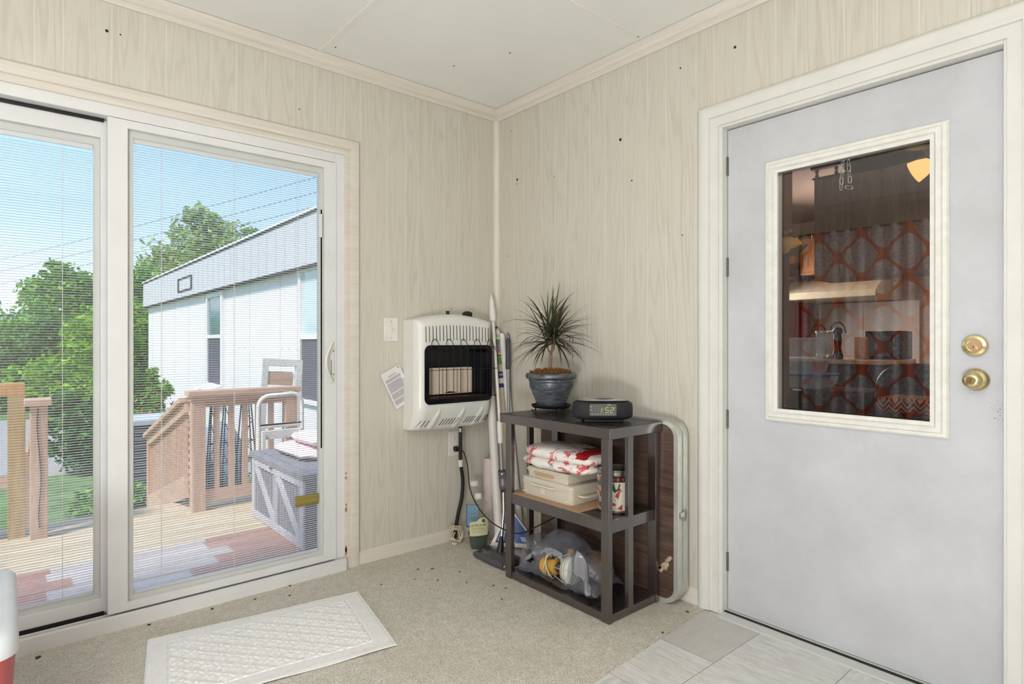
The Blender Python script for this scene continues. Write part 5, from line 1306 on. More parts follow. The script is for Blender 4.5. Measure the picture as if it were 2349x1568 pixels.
def deckthings():
    x0, x1, y0, y1, z0, z1 = -1.715, -.705, -.925, -.40, DZ + .001, .345
    R = root('storage_box', ((x0 + x1) / 2, (y0 + y1) / 2, z0), 'grey plank style storage box with barn door braces on the deck', 'storage box')
    m = MB(); m.box(x0 + .01, y0 + .012, z0, x1 - .01, y1, z1 - .035); m.build('box_body', M['greybox'], R, smooth=0)
    m = MB(); m.box(x0 - .012, y0 - .012, z1 - .035, x1 + .012, y1 + .01, z1)
    m.build('box_lid', M['greybox'], R, smooth=0, bevel=.003)
    m = MB(); m.box(x0 - .010, y0 + .045, z1 - .0005, x1 + .010, y0 + .049, z1 + .0006)
    for k in range(1, 4): m.box(x0, y0 + .05 + k * .105, z1 - .0005, x1, y0 + .053 + k * .105, z1 + .0006)
    m.build('lid_grooves', M['greybox_dark'], R, smooth=0)
    m = MB(); f0, f1 = y0, y0 + .012
    for a, b in ((x0 + .0105, x0 + .075), (x1 - .075, x1 - .0105), ((x0 + x1) / 2 - .03, (x0 + x1) / 2 - .004), ((x0 + x1) / 2 + .004, (x0 + x1) / 2 + .03)): m.box(a, f0, z0 + .004, b, f1, z1 - .036)
    m.box(x0 + .012, f0 - .0015, z1 - .085, x1 - .012, f1 - .001, z1 - .037); m.box(x0 + .012, f0 - .0015, z0 + .005, x1 - .012, f1 - .001, z0 + .05)
    mid = (x0 + x1) / 2
    for a, b in ((x0 + .09, mid - .03), (mid + .035, x1 - .08)): m.bar((a, y0 + .006, z1 - .09), (b, y0 + .006, z0 + .05), .010, .06, (0, -1, 0)) if False else m.bar((a, y0 + .006, z1 - .09), (b, y0 + .006, z0 + .055), .055, .011, (0, 1, 0))
    m.build('brace', M['greybox_light'], R, smooth=0)
    m = MB(); xx = x0 + .08
    while xx < x1 - .08: m.box(xx, y0 + .0105, z0 + .05, xx + .004, y0 + .0118, z1 - .085); xx += .052
    m.box(mid - .003, y0 - .0005, z0 + .01, mid + .003, y0 + .011, z1 - .05); m.build('plank_grooves', M['greybox_dark'], R, smooth=0)
    m = MB(); m.tube([(-1.30, y0 - .001, z1 - .055), (-1.295, y0 - .012, z1 - .05), (-1.26, y0 - .012, z1 - .05), (-1.255, y0 - .001, z1 - .055)], .004, 6); m.build('handle', M['black'], R)
    # folded cushions
    for nm, lab, c, rr, za in (('cushion', 'pink striped folded cushion lying flat on the grey storage box', (-1.33, -.63), (.31, .19), z1 + .001), ('cushion', 'pink striped folded cushion, upper of the two on the grey box', (-1.27, -.58), (.25, .16), z1 + .083)):
        R = root(nm, (*c, za), lab, 'cushion', 'pink cushions on the storage box')
        def f(u, v):
            th = 2 * PI * u; ph = PI * (v - .5); q = .5; C = abs(math.cos(ph)) ** .6
            return Vector((c[0] + rr[0] * math.copysign(abs(math.cos(th)) ** q, math.cos(th)) * C, c[1] + rr[1] * math.copysign(abs(math.sin(th)) ** q, math.sin(th)) * C, za + .041 * (1 + math.sin(ph)) + .004 * math.sin(8 * th) * C * max(0, math.cos(ph))))
        m = MB(); m.grid(f, 44, 16, wrap=True); m.build('cushion_body', M['pink'], R, smooth=70)
        m = MB(); m.tube([f(k / 44, .5) * 1.0 + Vector((0, 0, .0)) for k in range(44)], .004, 6, closed=True); m.build('piping', M['pink'], R)
    # white tubular folding chair behind the box
    x = -1.93
    R = root('folding_chair', (x, -.64, DZ), 'white chipped metal folding chair standing behind the grey storage box', 'chair')
    m = MB(); m.tube([(x, -.81, DZ + .001), (x, -.81, .64)] + [(x, -.81 + .085 * (1 - math.cos(a)), .64 + .085 * math.sin(a)) for a in [PI / 2 * k / 6 for k in range(1, 7)]] + [(x, -.555, .735)] + [(x, -.555 + .085 * math.sin(a), .735 - .085 * (1 - math.cos(a))) for a in [PI / 2 * k / 6 for k in range(1, 7)]] + [(x, -.47, DZ + .001)], .016, 10); m.build('back_frame', M['chippy'], R)
    m = MB(); m.tube([(x, -.81, .485), (x, -.47, .485)], .012, 8); m.build('cross_bar', M['chippy'], R)
    m = MB(); m.box(x - .02, -.79, .385, x + .02, -.49, .455); m.build('seat_rail', M['chippy'], R, bevel=.003)
    m = MB(); m.box(x - .012, -.80, .497, x + .012, -.48, .505); m.build('dark_slot', M['black'], R)
    for y in (-.785, -.495):
        m = MB(); m.box(x + .03, y - .014, DZ + .001, x + .055, y + .014, .46); m.build('front_leg', M['chippy'], R, bevel=.003)
    # weathered frame beyond the rail
    x = -2.8
    R = root('patio_chair', (x, -.4, GZ), 'weathered white wooden chair standing beyond the deck railing', 'chair')
    X = Matrix.Translation((x, -.41, GZ)) @ Matrix.Rotation(math.radians(-4), 4, 'X') @ Matrix.Rotation(math.radians(-3), 4, 'Y')
    m = MB(X); m.frame(0, -.02, .02, (-.19, .0, .19, 1.74), (-.13, .9, .13, 1.67)); m.build('chair_frame', M['chippy'], R, smooth=0, bevel=.003)
    m = MB(X); m.box(-.012, -.13, 1.49, .012, .10, 1.62); m.build('back_slat', M['cedar_y'], R, smooth=0)
    m = MB(X); m.bar((.0, .05, 1.2), (.0, .11, 1.60), .02, .02); m.build('strut', M['chippy'], R, smooth=0)
    # black wire obelisks
    random.seed(21)
    for i, (lab, cx, cy, zt, w) in enumerate((('black wire garden trellis nearest the ramp post', -2.52, -.985, .62, .055), ('black wire garden trellis in the middle behind the railing', -2.56, -.86, .66, .075), ('black wire garden trellis with scrolls nearest the storage box', -2.56, -.715, .70, .085))):
        R = root('wire_trellis', (cx, cy, GZ), lab, 'trellis', 'black wire trellises')
        for sx, sy in ((-1, -1), (1, -1), (1, 1), (-1, 1)):
            m = MB(); m.tube([(cx + sx * w, cy + sy * w, GZ), (cx + sx * w * .75, cy + sy * w * .75, .1), (cx + sx * w * .3, cy + sy * w * .3, zt)], .006, 6); m.build('leg', M['wire'], R)
        m = MB()
        for z in (-.45, -.12, .12, .30): 
            k = w * (.3 + .7 * (zt - z) / (zt - GZ)); m.tube([(cx - k, cy - k, z), (cx + k, cy - k, z), (cx + k, cy + k, z), (cx - k, cy + k, z)], .005, 5, closed=True)
        m.build('ring_bars', M['wire'], R)
        m = MB()
        for q in range(9):
            z = -.6 + q * .135; k = w * (.3 + .7 * (zt - z) / (zt - GZ)); s = random.choice((-1, 1))
            m.tube(spline([(cx + k, cy - k * s, z), (cx + k, cy - k * .2, z + .05), (cx + k, cy + k * s, z + .13)], 4), .0032, 5)
            m.tube([(cx + k, cy + k * .5 * math.cos(a) * (1 - a / 9), z + .06 + k * .5 * math.sin(a) * (1 - a / 9)) for a in [.7 * j for j in range(12)]], .0032, 5)
        m.build('scroll_wires', M['wire'], R)
    R = root('covered_grill', (-3.15, -.78, GZ), 'blue grey fabric cover draped over a bulky shape beyond the trellises', 'cover')
    def f(u, v):
        th = 2 * PI * u; k = (1 - v ** 5) ** .5 if v < 1 else 0; r = .23 + .03 * (1 - v) + .012 * math.sin(9 * th) * (1 - v); return Vector((-3.15 + r * .9 * k * math.copysign(abs(math.cos(th)) ** .7, math.cos(th)), -.78 + r * k * math.copysign(abs(math.sin(th)) ** .7, math.sin(th)), GZ + 1.16 * v))
    m = MB(); m.grid(f, 40, 20, wrap=True); m.build('cover_cloth', M['tarp'], R, smooth=70)
    R = root('louvred_unit', (-5.5, -.95, GZ), 'dark slate louvred box with a pale rim standing beyond the lattice', 'box')
    m = MB(); m.box(-5.9, -1.42, GZ, -5.25, -.55, .17); m.build('unit_body', M['slate'], R, smooth=0)
    m = MB(); m.box(-5.93, -1.45, .17, -5.22, -.52, .235); m.build('rim', M['palegrey'], R, bevel=.01)
    m = MB(); z = GZ + .08
    while z < .15: m.prism([(z, -5.25), (z + .012, -5.232), (z + .03, -5.25)], 1, -1.40, -.57); z += .042
    m.build('louvres', M['slate'], R, smooth=0)
deckthings()

# ------------------------------------------------------------------ neighbouring home
def neighbour():
    Y = .30
    R = root('mobile_home', (-8, 2.2, GZ), 'long white mobile home with a pale grey fascia beyond the deck', 'house')
    m = MB(); m.box(-13.7, Y, -.45, -2.5, 4.2, 2.02); m.build('siding_wall', M['siding'], R, smooth=0)
    m = MB(); x = -13.2
    while x < -2.6: m.box(x, Y - .004, -.45, x + .012, Y, 2.0); x += 1.22
    for x in (-6.4, -6.1, -5.7, -4.6, -4.35, -4.1, -3.85): m.box(x, Y - .006, 1.055, x + .02, Y, 1.075)
    m.build('siding_battens', M['fascia'], R, smooth=0)
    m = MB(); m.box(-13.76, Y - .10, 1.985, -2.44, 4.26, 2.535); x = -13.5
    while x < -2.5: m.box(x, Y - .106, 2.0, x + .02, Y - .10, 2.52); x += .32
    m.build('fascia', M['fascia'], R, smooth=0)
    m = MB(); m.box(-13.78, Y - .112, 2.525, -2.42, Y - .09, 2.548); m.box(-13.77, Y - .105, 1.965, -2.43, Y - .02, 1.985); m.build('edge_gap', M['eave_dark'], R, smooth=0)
    m = MB(); m.box(-13.79, Y - .125, 2.548, -2.41, 4.28, 2.575); m.build('roof_edge', M['siding'], R, smooth=0)
    m = MB(); m.frame(1, Y - .112, Y - .10, (-9.95, 2.08, -8.80, 2.34), (-9.85, 2.11, -8.90, 2.315)); m.build('hatch_outline', M['eave_dark'], R, smooth=0)
    m = MB(); m.box(-13.7, Y + .03, GZ, -2.5, 4.1, -.45); m.build('skirting', M['palegrey'], R, smooth=0)
    for x0, x1, z0, zm, z1 in ((-8.05, -7.24, .47, 1.235, 1.875), (-3.90, -2.95, .50, 1.20, 2.0 - .06)):
        m = MB(); m.frame(1, Y - .04, Y + .02, (x0 - .07, z0 - .05, x1 + .10, z1 + .07), (x0, z0, x1, z1)); m.box(x0, Y - .035, zm - .025, x1, Y + .01, zm + .025); w = m.build('window', M['siding'], R, smooth=0)
        m = MB(); m.box(x0, Y - .012, zm + .025, x1, Y - .004, z1); m.build('upper_pane', M['winblue'] if x0 < -5 else M['winpale'], w, smooth=0)
        m = MB(); m.box(x0, Y - .018, z0, x1, Y - .006, zm - .025); m.build('insect_screen', M['screen'], w, smooth=0)
    m = MB(); m.prism([(Y - .26, .40), (Y, .47), (Y, .40)], 0, -7.95, -7.15); m.box(-7.9, Y - .2, .34, -7.2, Y - .02, .37); m.build('window_ledge', M['chippy'], R, smooth=0)
neighbour()

def yard():
    m = MB(); m.box(-170, -120, GZ - .2, 12, 120, GZ); struct(m.build('ground', M['grass'], smooth=0))
    m = MB(); m.prism([(-7.6, -2.6), (-7.9, -.9), (-11.5, -.5), (-16, -2.0), (-16, -4.4), (-11, -2.7)], 2, GZ, GZ + .012); o = m.build('path', M['gravel'], smooth=0); struct(o)
    m = MB()
    def f(u, v):
        y = -160 + 330 * u; x = -300 + 60 * v; h = (14 + 7 * noise.noise(Vector((y * .02, 3, 0))) + 3 * noise.noise(Vector((y * .07, 5, 0)))) * math.sin(PI * (1 - v) * .5 + .0) * (1 if y < 10 else max(.1, 1 - (y - 10) / 60))
        return Vector((x, y, GZ - .5 + max(0, h)))
    m.grid(f, 70, 8); struct(m.build('hills', M['hill'], smooth=60))
    for i, (a, b, lab) in enumerate((((-52.9, -6.03, 5.80), (-9.0, 5.43, 5.825), 'highest of three thin power lines crossing the sky'), ((-52.9, -6.03, 5.03), (-9.0, 5.43, 5.44), 'middle of three thin power lines crossing the sky'), ((-52.9, -6.03, 4.21), (-9.0, 5.43, 5.10), 'lowest of three thin power lines crossing the sky'))):
        A, B = Vector(a), Vector(b); m = MB(); m.tube([A + (B - A) * t + Vector((0, 0, -.22 * math.sin(PI * t))) for t in [k / 16 for k in range(17)]], .009, 5)
        tag(m.build('power_line', M['cable']), lab, 'cable', 'power lines')
yard()

def foliage(blobs, n, size, seed, squash=1.0):
    random.seed(seed); m = MB(); tot = sum(r * r for _, r in blobs)
    for c, r in blobs:
        c = Vector(c)
        # clumps on the surface of each crown lobe
        k = max(6, int(26 * r * r / tot * len(blobs))); cl = []
        for _ in range(k):
            d = Vector((random.gauss(0, 1), random.gauss(0, 1), random.gauss(0, 1) * squash + .15)).normalized(); cl.append((c + d * r * random.uniform(.55, 1.0), r * random.uniform(.22, .42)))
        for _ in range(int(n * r * r / tot)):
            if random.random() < .3:
                d = Vector((random.gauss(0, 1), random.gauss(0, 1), random.gauss(0, 1))).normalized(); p = c + d * r * random.uniform(.2, .85)
            else:
                q, qr = random.choice(cl); d = Vector((random.gauss(0, 1), random.gauss(0, 1), random.gauss(0, 1))).normalized(); p = q + d * qr * random.uniform(.5, 1.05)
            a = Vector((random.gauss(0, 1), random.gauss(0, 1), random.gauss(0, .6))).normalized(); b = a.cross(Vector((random.gauss(0, 1), random.gauss(0, 1), random.gauss(0, 1)))).normalized()
            s = size * random.uniform(.6, 1.3)
            m.add([p - a * s, p + b * s * .45, p + a * s, p - b * s * .45], [(0, 1, 2, 3)])
    return m
def tree(name, lab, cat, base, blobs, n, size, mat, seed, trunk=True, group=None):
    R = root(name, base, lab, cat, group)
    foliage(blobs, n, size, seed).build('foliage', mat, R, smooth=0, recalc=False)
    if trunk:
        m = MB(); top = Vector(blobs[0][0]); b = Vector(base); m.tube(spline([b, b * .6 + top * .4 + Vector((.1, .1, 0)), top], 5), [.02 + size * (1.3 - .1 * k) for k in range(11)], 8)
        for c, r in blobs[1:4]: m.tube([b * .5 + top * .5, (b * .5 + top * .5) * .4 + Vector(c) * .6 + Vector((0, .1, .1)), Vector(c)], [size * .6, size * .45, size * .2], 6)
        m.build('trunk', M['trunk'], R)
tree('tree', 'bright green tree with a lobed crown showing in the left glass panel', 'tree', (-28.4, -.42, GZ), [((-28.44, -.42, 2.6), 1.5), ((-29.1, -1.19, 3.25), .85), ((-27.9, .21, 3.25), .95), ((-28.44, -.42, 3.75), .85), ((-28.2, -.2, 1.2), 1.3), ((-28.6, .9, 1.6), 1.1)], 9000, .13, M['leafA'], 1)
tree('tree', 'tall pale green tree rising behind the white mobile home', 'tree', (-26.0, 3.9, GZ), [((-26.09, 3.88, 5.0), 1.5), ((-25.1, 5.04, 5.2), 1.15), ((-26.9, 2.93, 4.0), 1.15), ((-25.9, 4.1, 6.3), .75), ((-26.2, 3.73, 3.4), 1.75), ((-27.2, 2.57, 2.7), .95), ((-24.6, 5.63, 5.9), .5), ((-25.47, 4.6, 6.4), .5), ((-27.0, 2.4, 1.2), 1.0)], 9000, .15, M['leafB'], 2)
for k, (lab, base, blobs, n, mat) in enumerate((
    ('spreading green bush at the far left below the hazy hill', (-22.0, -2.2, GZ), [((-22.1, -2.25, .9), 1.3), ((-21.75, -1.83, 1.55), .8), ((-21.9, -3.2, .8), 1.2), ((-21.5, -1.6, .1), 1.2)], 6000, 'leafA'),
    ('dense dark green bush below the lobed tree', (-18.7, -1.3, GZ), [((-18.76, -1.4, .5), 1.2), ((-18.5, -1.1, 1.25), .8), ((-18.6, -2.4, .2), 1.1), ((-18.4, -.3, .3), 1.0)], 7000, 'leafC'),
    ('mixed green bush beside the door stile in the left panel', (-16.6, -.5, GZ), [((-16.7, -.51, .9), .95), ((-16.6, -.42, 1.6), .65), ((-16.4, -1.3, .0), .9), ((-16.4, .2, 1.7), .6)], 5000, 'leafD'),
    ('leafy tree top left of the white mobile home wall', (-18.2, .77, GZ), [((-18.2, .77, 2.2), .65), ((-18.2, .79, 1.2), .7), ((-18.2, .79, 0), .85), ((-18.27, .72, 3.0), .45), ((-18.1, 1.5, 1.6), .7)], 5000, 'leafA'))):
    tree('bush', lab, 'bush', base, blobs, n, .10, M[mat], 30 + k)
tree('shrub', 'round dark leaved shrub topped with lime leaves behind the gate post', 'shrub', (-7.6, -1.45, GZ), [((-7.62, -1.45, -.15), .50), ((-7.6, -1.3, -.3), .45), ((-7.65, -1.55, .25), .30)], 5200, .05, M['leafC'], 40)
tree('shrub', 'lime green shrub beside the round dark shrub in the left panel', 'shrub', (-7.9, -1.2, GZ), [((-7.75, -1.2, .40), .38), ((-7.6, -1.05, .72), .26), ((-7.7, -1.42, .40), .28)], 3600, .045, M['leafD'], 41)
R = root('shrub', (-7.6, -.63, GZ), 'shrub with orange flowers against the corner of the white mobile home', 'shrub')
foliage([((-7.6, -.65, .33), .30), ((-7.64, -.70, .08), .34), ((-7.57, -.60, .58), .16), ((-7.6, -.62, -.35), .35)], 4200, .045, 42).build('foliage', M['leafA'], R, smooth=0, recalc=False)
foliage([((-7.50, -.66, .20), .30), ((-7.5, -.66, .0), .28)], 150, .03, 43).build('flowers', M['flower'], R, smooth=0, recalc=False)
# low weeds by the ramp
random.seed(50)
tree('shrub', 'low leafy weeds growing at the foot of the ramp lattice', 'shrub', (-4.4, -1.0, GZ), [((-4.65, -1.25, -.60), .22), ((-4.3, -.85, -.55), .25), ((-3.7, -.85, -.6), .22), ((-4.75, -1.6, -.6), .2)], 2600, .05, M['leafA'], 44, trunk=False)
# ------------------------------------------------------------------ kitchen behind the door glass
def kitchen():
    KH = 2.50
    m = MB(); m.box(-.8, .14, -.04, 4.3, 4.7, .02); struct(m.build('floor_kitchen', M['k_fl'], smooth=0))
    m = MB(); m.box(-.8, .14, KH, 4.3, 4.7, KH + .05); struct(m.build('ceiling_kitchen', M['k_ceiling'], smooth=0))
    m = MB(); m.box(-.8, 4.6, 0, 4.3, 4.7, KH); struct(m.build('wall_kitchen_back', M['k_ceiling'], smooth=0))
    m = MB(); m.box(-.85, .14, 0, -.8, 4.7, KH); struct(m.build('wall_kitchen_left', M['k_brown'], smooth=0))
    m = MB(); m.box(4.3, .0, 0, 4.35, 4.7, KH); struct(m.build('wall_kitchen_right', M['k_brown'], smooth=0))
    m = MB(); m.box(1.30, .34, .021, 1.588, .44, 1.62); m.box(1.28, .33, 1.62, 1.597, .45, KH - .001); tag(m.build('brown_post', M['k_brown'], bevel=.012), 'dark brown wooden post seen at left through the door glass', 'post')
    R = root('cloth_cap', (1.60, .30, 1.60), 'tan cloth cap with dark brim hanging on the brown post', 'cap')
    m = MB(); m.ball((1.618, .300, 1.560), (.085, .036, .045), 18, 10, lambda d: 1 if d.z > -.3 else .8); m.build('crown', M['k_tan'], R)
    m = MB(); m.grid(lambda u, v: Vector((1.63 + .105 * math.cos(PI * (u - .5)) * v + .0, .290 - .01 * v, 1.528 + .018 * math.sin(PI * (u - .5)) * v + .03 * (v * math.cos(PI * (u - .5))) ** 3)), 14, 6); m.build('brim', M['k_dark'], R)
    m = MB(); m.ball((1.575, .302, 1.622), (.085, .034, .035), 16, 8); m.build('upper_crown', M['k_dark'], R)
    # hanging cupboard with gallery rail
    R = root('hanging_cupboard', (1.5, 2.25, 1.6), 'dark wooden cupboard hanging from the kitchen ceiling', 'cupboard')
    m = MB(); m.box(1.005, 2.10, 1.585, 3.0, 2.42, 2.30); m.build('cupboard_body', M['k_cup'], R, smooth=0)
    m = MB(); m.box(.985, 2.085, 2.37, 1.30, 2.13, 2.39); m.box(.995, 2.09, 2.30, 1.30, 2.13, 2.312)
    for x in (1.02, 1.15, 1.28): m.lathe([(.008, 2.312), (.014, 2.325), (.007, 2.34), (.014, 2.355), (.008, 2.37)], (x, 2.108, 0), 10)
    m.build('gallery_rail', M['k_dark'], R)
    m = MB(); m.box(1.30, 2.10, 2.30, 3.0, 2.42, KH - .001); m.build('soffit', M['k_cup'], R, smooth=0)
    R = root('oak_cabinet', (.35, 4.25, 1.8), 'orange oak wall cabinet with raised doors beside the range hood', 'cabinet')
    m = MB(); m.box(.10, 3.95, 1.83, 1.0, 4.599, 2.20); m.box(-.4, 4.02, 1.97, .10, 4.599, 2.20); m.build('cabinet_body', M['k_oak'], R, smooth=0)
    for x in (.13, .42):
        m = MB(); m.frame(1, 3.935, 3.95, (x, 1.86, x + .26, 2.17), (x + .05, 1.91, x + .21, 2.12)); m.box(x + .05, 3.942, 1.91, x + .21, 3.95, 2.12); m.build('door', M['k_oak'], R, smooth=0)
    m = MB(); m.tube([(-.4, 3.99, 2.245), (.08, 3.99, 2.245), (1.0, 3.93, 2.245)], .008, 6)
    for x in (-.2, .05, .2, .35): m.cyl((x, 3.98, 2.20), (x, 3.98, 2.245), .006, n=6)
    m.build('gallery_rail', M['brass_dark'], R)
    m = MB(); m.prism([(3.85, 1.575), (4.599, 1.575), (4.599, 1.825), (4.15, 1.825), (3.85, 1.64)], 0, -.05, .83); tag(m.build('range_hood', M['k_hood'], bevel=.006), 'cream sloping range hood on the kitchen back wall', 'range hood')
    R = root('backsplash', (.5, 4.59, 1.0), 'pale backsplash panels under the range hood', 'backsplash')
    for x0, x1 in ((.03, .47), (.476, .98)): m = MB(); m.box(x0, 4.575, .93, x1, 4.599, 1.56); m.build('panel', M['k_tile'], R, smooth=0)
    R = root('kitchen_stove', (.4, 4.25, .02), 'dark stove and counter below the pale backsplash', 'stove')
    m = MB(); m.box(-.3, 3.95, .021, 1.6, 4.57, .90); m.build('stove_body', M['k_dark'], R, smooth=0)
    m = MB(); m.box(-.32, 3.92, .90, 1.62, 4.599, .93); m.build('counter_top', M['card'], R, smooth=0)
    R = root('red_curtain', (-.29, 4.53, 1.2), 'red kitchen curtain with a checked valance above it', 'curtain')
    m = MB(); m.grid(lambda u, v: Vector((-.50 + .42 * u, 4.53 + .02 * math.sin(u * 40), .95 + .72 * v)), 60, 4); m.build('curtain_cloth', M['k_red'], R, smooth=60)
    m = MB(); m.grid(lambda u, v: Vector((-.50 + .42 * u, 4.495 + .012 * math.sin(u * 36), 1.64 + .32 * v)), 50, 4)
    m.build('valance', M['k_red'], R, smooth=60)
    for z in (1.72, 1.85): m = MB(); m.grid(lambda u, v: Vector((-.50 + .42 * u, 4.482 + .012 * math.sin(u * 36), z + .035 * v)), 50, 1); m.build('check_stripe', M['cream'], R, smooth=60)
    # breakfast bar and what stands on it
    R = root('breakfast_bar', (1.7, 2.2, .02), 'dark panelled breakfast bar with a tan edged top in the kitchen', 'counter')
    m = MB(); m.box(.80, 1.98, .021, 3.0, 2.45, 1.0)
    for k in range(14): m.box(.82 + .155 * k, 1.972, .05, .83 + .155 * k, 1.98, .98)
    m.build('bar_front', M['k_dark'], R, smooth=0)
    m = MB(); m.box(.66, 1.88, 1.0, 1.52, 2.50, 1.028); m.build('bar_top', M['card'], R, smooth=0, bevel=.004)
    T = 1.029
    R = root('pepper_mill', (1.215, 1.96, T), 'black turned pepper mill standing on the kitchen bar', 'pepper mill')
    m = MB(); m.lathe([(0, 0), (.032, 0), (.034, .02), (.028, .045), (.020, .075), (.023, .11), (.026, .135), (.020, .16), (.022, .168)], (1.215, 1.96, T), 24); m.build('mill_body', M['black_gloss'], R)
    m = MB(); m.lathe([(.022, .168), (.03, .185), (.028, .20), (.015, .212), (.008, .216), (0, .217)], (1.215, 1.96, T), 24); m.build('mill_head', M['black_gloss'], R)
    R = root('glass_jug', (1.085, 2.12, T), 'clear glass jug with chrome bands and looped handle on the kitchen bar', 'jug')
    m = MB(); m.lathe([(.068, .03), (.07, .18)], (1.085, 2.12, T), 28); m.build('jug_glass', M['k_bins'], R)
    m = MB(); m.lathe([(0, 0), (.072, 0), (.074, .012), (.070, .03), (.0, .031)], (1.085, 2.12, T), 28); m.lathe([(.070, .178), (.074, .182), (.074, .192), (.070, .194)], (1.085, 2.12, T), 28); m.build('chrome_band', M['metal'], R)
    m = MB(); m.tube([(1.085 - .05 * math.cos(a) - .06, 2.12, T + .18 + .06 * math.sin(a)) for a in [PI * k / 10 for k in range(11)]], .005, 6); m.tube([(1.12 + .05 * math.cos(a) + .02, 2.16, T + .18 + .075 * math.sin(a)) for a in [PI * k / 10 for k in range(11)]], .005, 6); m.build('loop_handle', M['black'], R)
    m = MB(); m.ball((1.06, 2.12, T + .07), (.025, .025, .036), 10, 8); m.ball((1.115, 2.12, T + .07), (.022, .022, .034), 10, 8); m.build('red_contents', M['k_red'], R)
    m = MB(); m.box(1.26, 2.12, T, 1.33, 2.18, T + .15); tag(m.build('food_carton', M['k_box'], bevel=.003), 'orange and tan food carton beside the pepper mill', 'carton')
    R = root('toaster_oven', (1.42, 2.30, T), 'black box shaped kitchen appliance on the bar behind the food carton', 'appliance')
    m = MB(); m.box(1.30, 2.19, T, 1.52, 2.42, T + .19); m.build('appliance_body', M['black_gloss'], R, bevel=.008)
    m = MB(); m.box(1.32, 2.185, T + .02, 1.46, 2.19, T + .16); m.build('appliance_door', M['smoke'], R)
    # tubs on a chest at left
    R = root('drawer_chest', (1.2, 1.45, .02), 'dark grey drawer unit below the blue lidded tub', 'drawers')
    m = MB(); m.box(1.0, 1.30, .021, 1.60, 1.66, .868); m.build('chest_body', M['k_leather'], R, bevel=.006)
    m = MB(); m.box(1.215, 1.292, .868 - .012, 1.262, 1.30, .868 - .002); m.build('white_pull', M['plate'], R)
    def tub(lab, x0, x1, y0, y1, z0, h, lid, nm='plastic_tub'):
        R = root(nm, ((x0 + x1) / 2, (y0 + y1) / 2, z0), lab, 'tub', 'tubs stacked in the kitchen')
        m = MB(); m.add([(x0 + .02, y0 + .02, z0), (x1 - .02, y0 + .02, z0), (x1 - .02, y1 - .02, z0), (x0 + .02, y1 - .02, z0), (x0, y0, z0 + h - .012), (x1, y0, z0 + h - .012), (x1, y1, z0 + h - .012), (x0, y1, z0 + h - .012)], [(0, 1, 2, 3), (0, 1, 5, 4), (1, 2, 6, 5), (2, 3, 7, 6), (3, 0, 4, 7)]); m.build('tub_body', M['k_bins'], R, smooth=0)
        m = MB(); m.box(x0 - .008, y0 - .008, z0 + h - .012, x1 + .008, y1 + .008, z0 + h); m.build('tub_lid', lid, R, bevel=.003)
    tub('clear tub with a blue lid, lowest of the kitchen tub stack', 1.02, 1.35, 1.31, 1.62, .869, .085, M['k_blue'])
    tub('shallow clear tub with clear lid, middle of the kitchen tub stack', 1.01, 1.30, 1.34, 1.62, .955, .085, M['k_bins'])
    tub('open clear tub topmost of the kitchen tub stack', 1.03, 1.29, 1.36, 1.61, 1.041, .13, M['k_bins'])
    R = root('leather_armchair', (1.9, 1.25, .02), 'black leather chair with a rounded back near the breakfast bar', 'chair')
    m = MB(); m.prism(rrect(1.64, .42, 2.45, 1.02, .12, 8), 1, 0, 0) if False else None
    m = MB(); P = rrect(1.66, .45, 2.45, 1.03, .13, 8); n = len(P); vs = [(x, 1.20 + (z - .45) * .12, z) for x, z in P] + [(x, 1.34 + (z - .45) * .12, z) for x, z in P]; m.add(vs, [tuple(range(n)), tuple(range(2 * n - 1, n - 1, -1))] + [(i, (i + 1) % n, n + (i + 1) % n, n + i) for i in range(n)]); m.build('backrest', M['k_leather'], R, bevel=.03)
    m = MB(); m.box(1.70, .86, .40, 2.42, 1.22, .53); m.build('seat', M['k_leather'], R, bevel=.03)
    for x in (1.74, 2.36):
        for y in (.9, 1.2): m = MB(); m.box(x - .02, y - .02, .021, x + .02, y + .02, .41); m.build('leg', M['k_dark'], R, smooth=0)
    R = root('woven_stool', (2.05, .72, .02), 'stool with a zigzag woven brown seat cushion inside the kitchen', 'stool')
    m = MB(); m.box(1.885, .60, .84, 2.25, .84, .905); m.build('seat_cushion', M['zig'], R, bevel=.014)
    for x in (1.92, 2.21):
        for y in (.63, .81): m = MB(); m.box(x - .016, y - .016, .021, x + .016, y + .016, .84); m.build('leg', M['k_dark'], R, smooth=0)
    # ceiling fan with light
    c = Vector((1.83, 2.0, 2.335))
    c = Vector((1.90, 1.60, 2.195)); R = root('ceiling_fan', (c.x, c.y, KH), 'dark bladed ceiling fan with lit amber glass shades in the kitchen', 'ceiling fan')
    m = MB(); m.lathe([(0, KH - .001), (.06, KH - .002), (.05, KH - .03), (.014, KH - .05), (.014, c.z + .07), (.09, c.z + .06), (.10, c.z + .01), (.06, c.z - .03), (0, c.z - .035)][::-1], (c.x, c.y, 0), 24); m.build('motor', M['k_brown'], R)
    for k in range(5):
        a = math.radians(180) + 2 * PI * k / 5; d = Vector((math.cos(a), math.sin(a), 0)); e = Vector((-d.y, d.x, 0)); m = MB()
        pts = [(.10, .022), (.18, .05), (.30, .062), (.44, .062), (.49, .052), (.51, .02)]; vs = [c + d * r + e * w + Vector((0, 0, w * .35)) for r, w in pts] + [c + d * r - e * w - Vector((0, 0, w * .35)) for r, w in pts[::-1]]; n = len(vs)
        m.add(vs + [p + Vector((0, 0, .007)) for p in vs], [tuple(range(n)), tuple(range(2 * n - 1, n - 1, -1))] + [(i, (i + 1) % n, n + (i + 1) % n, n + i) for i in range(n)]); m.build('blade', M['k_blade'], R, smooth=0)
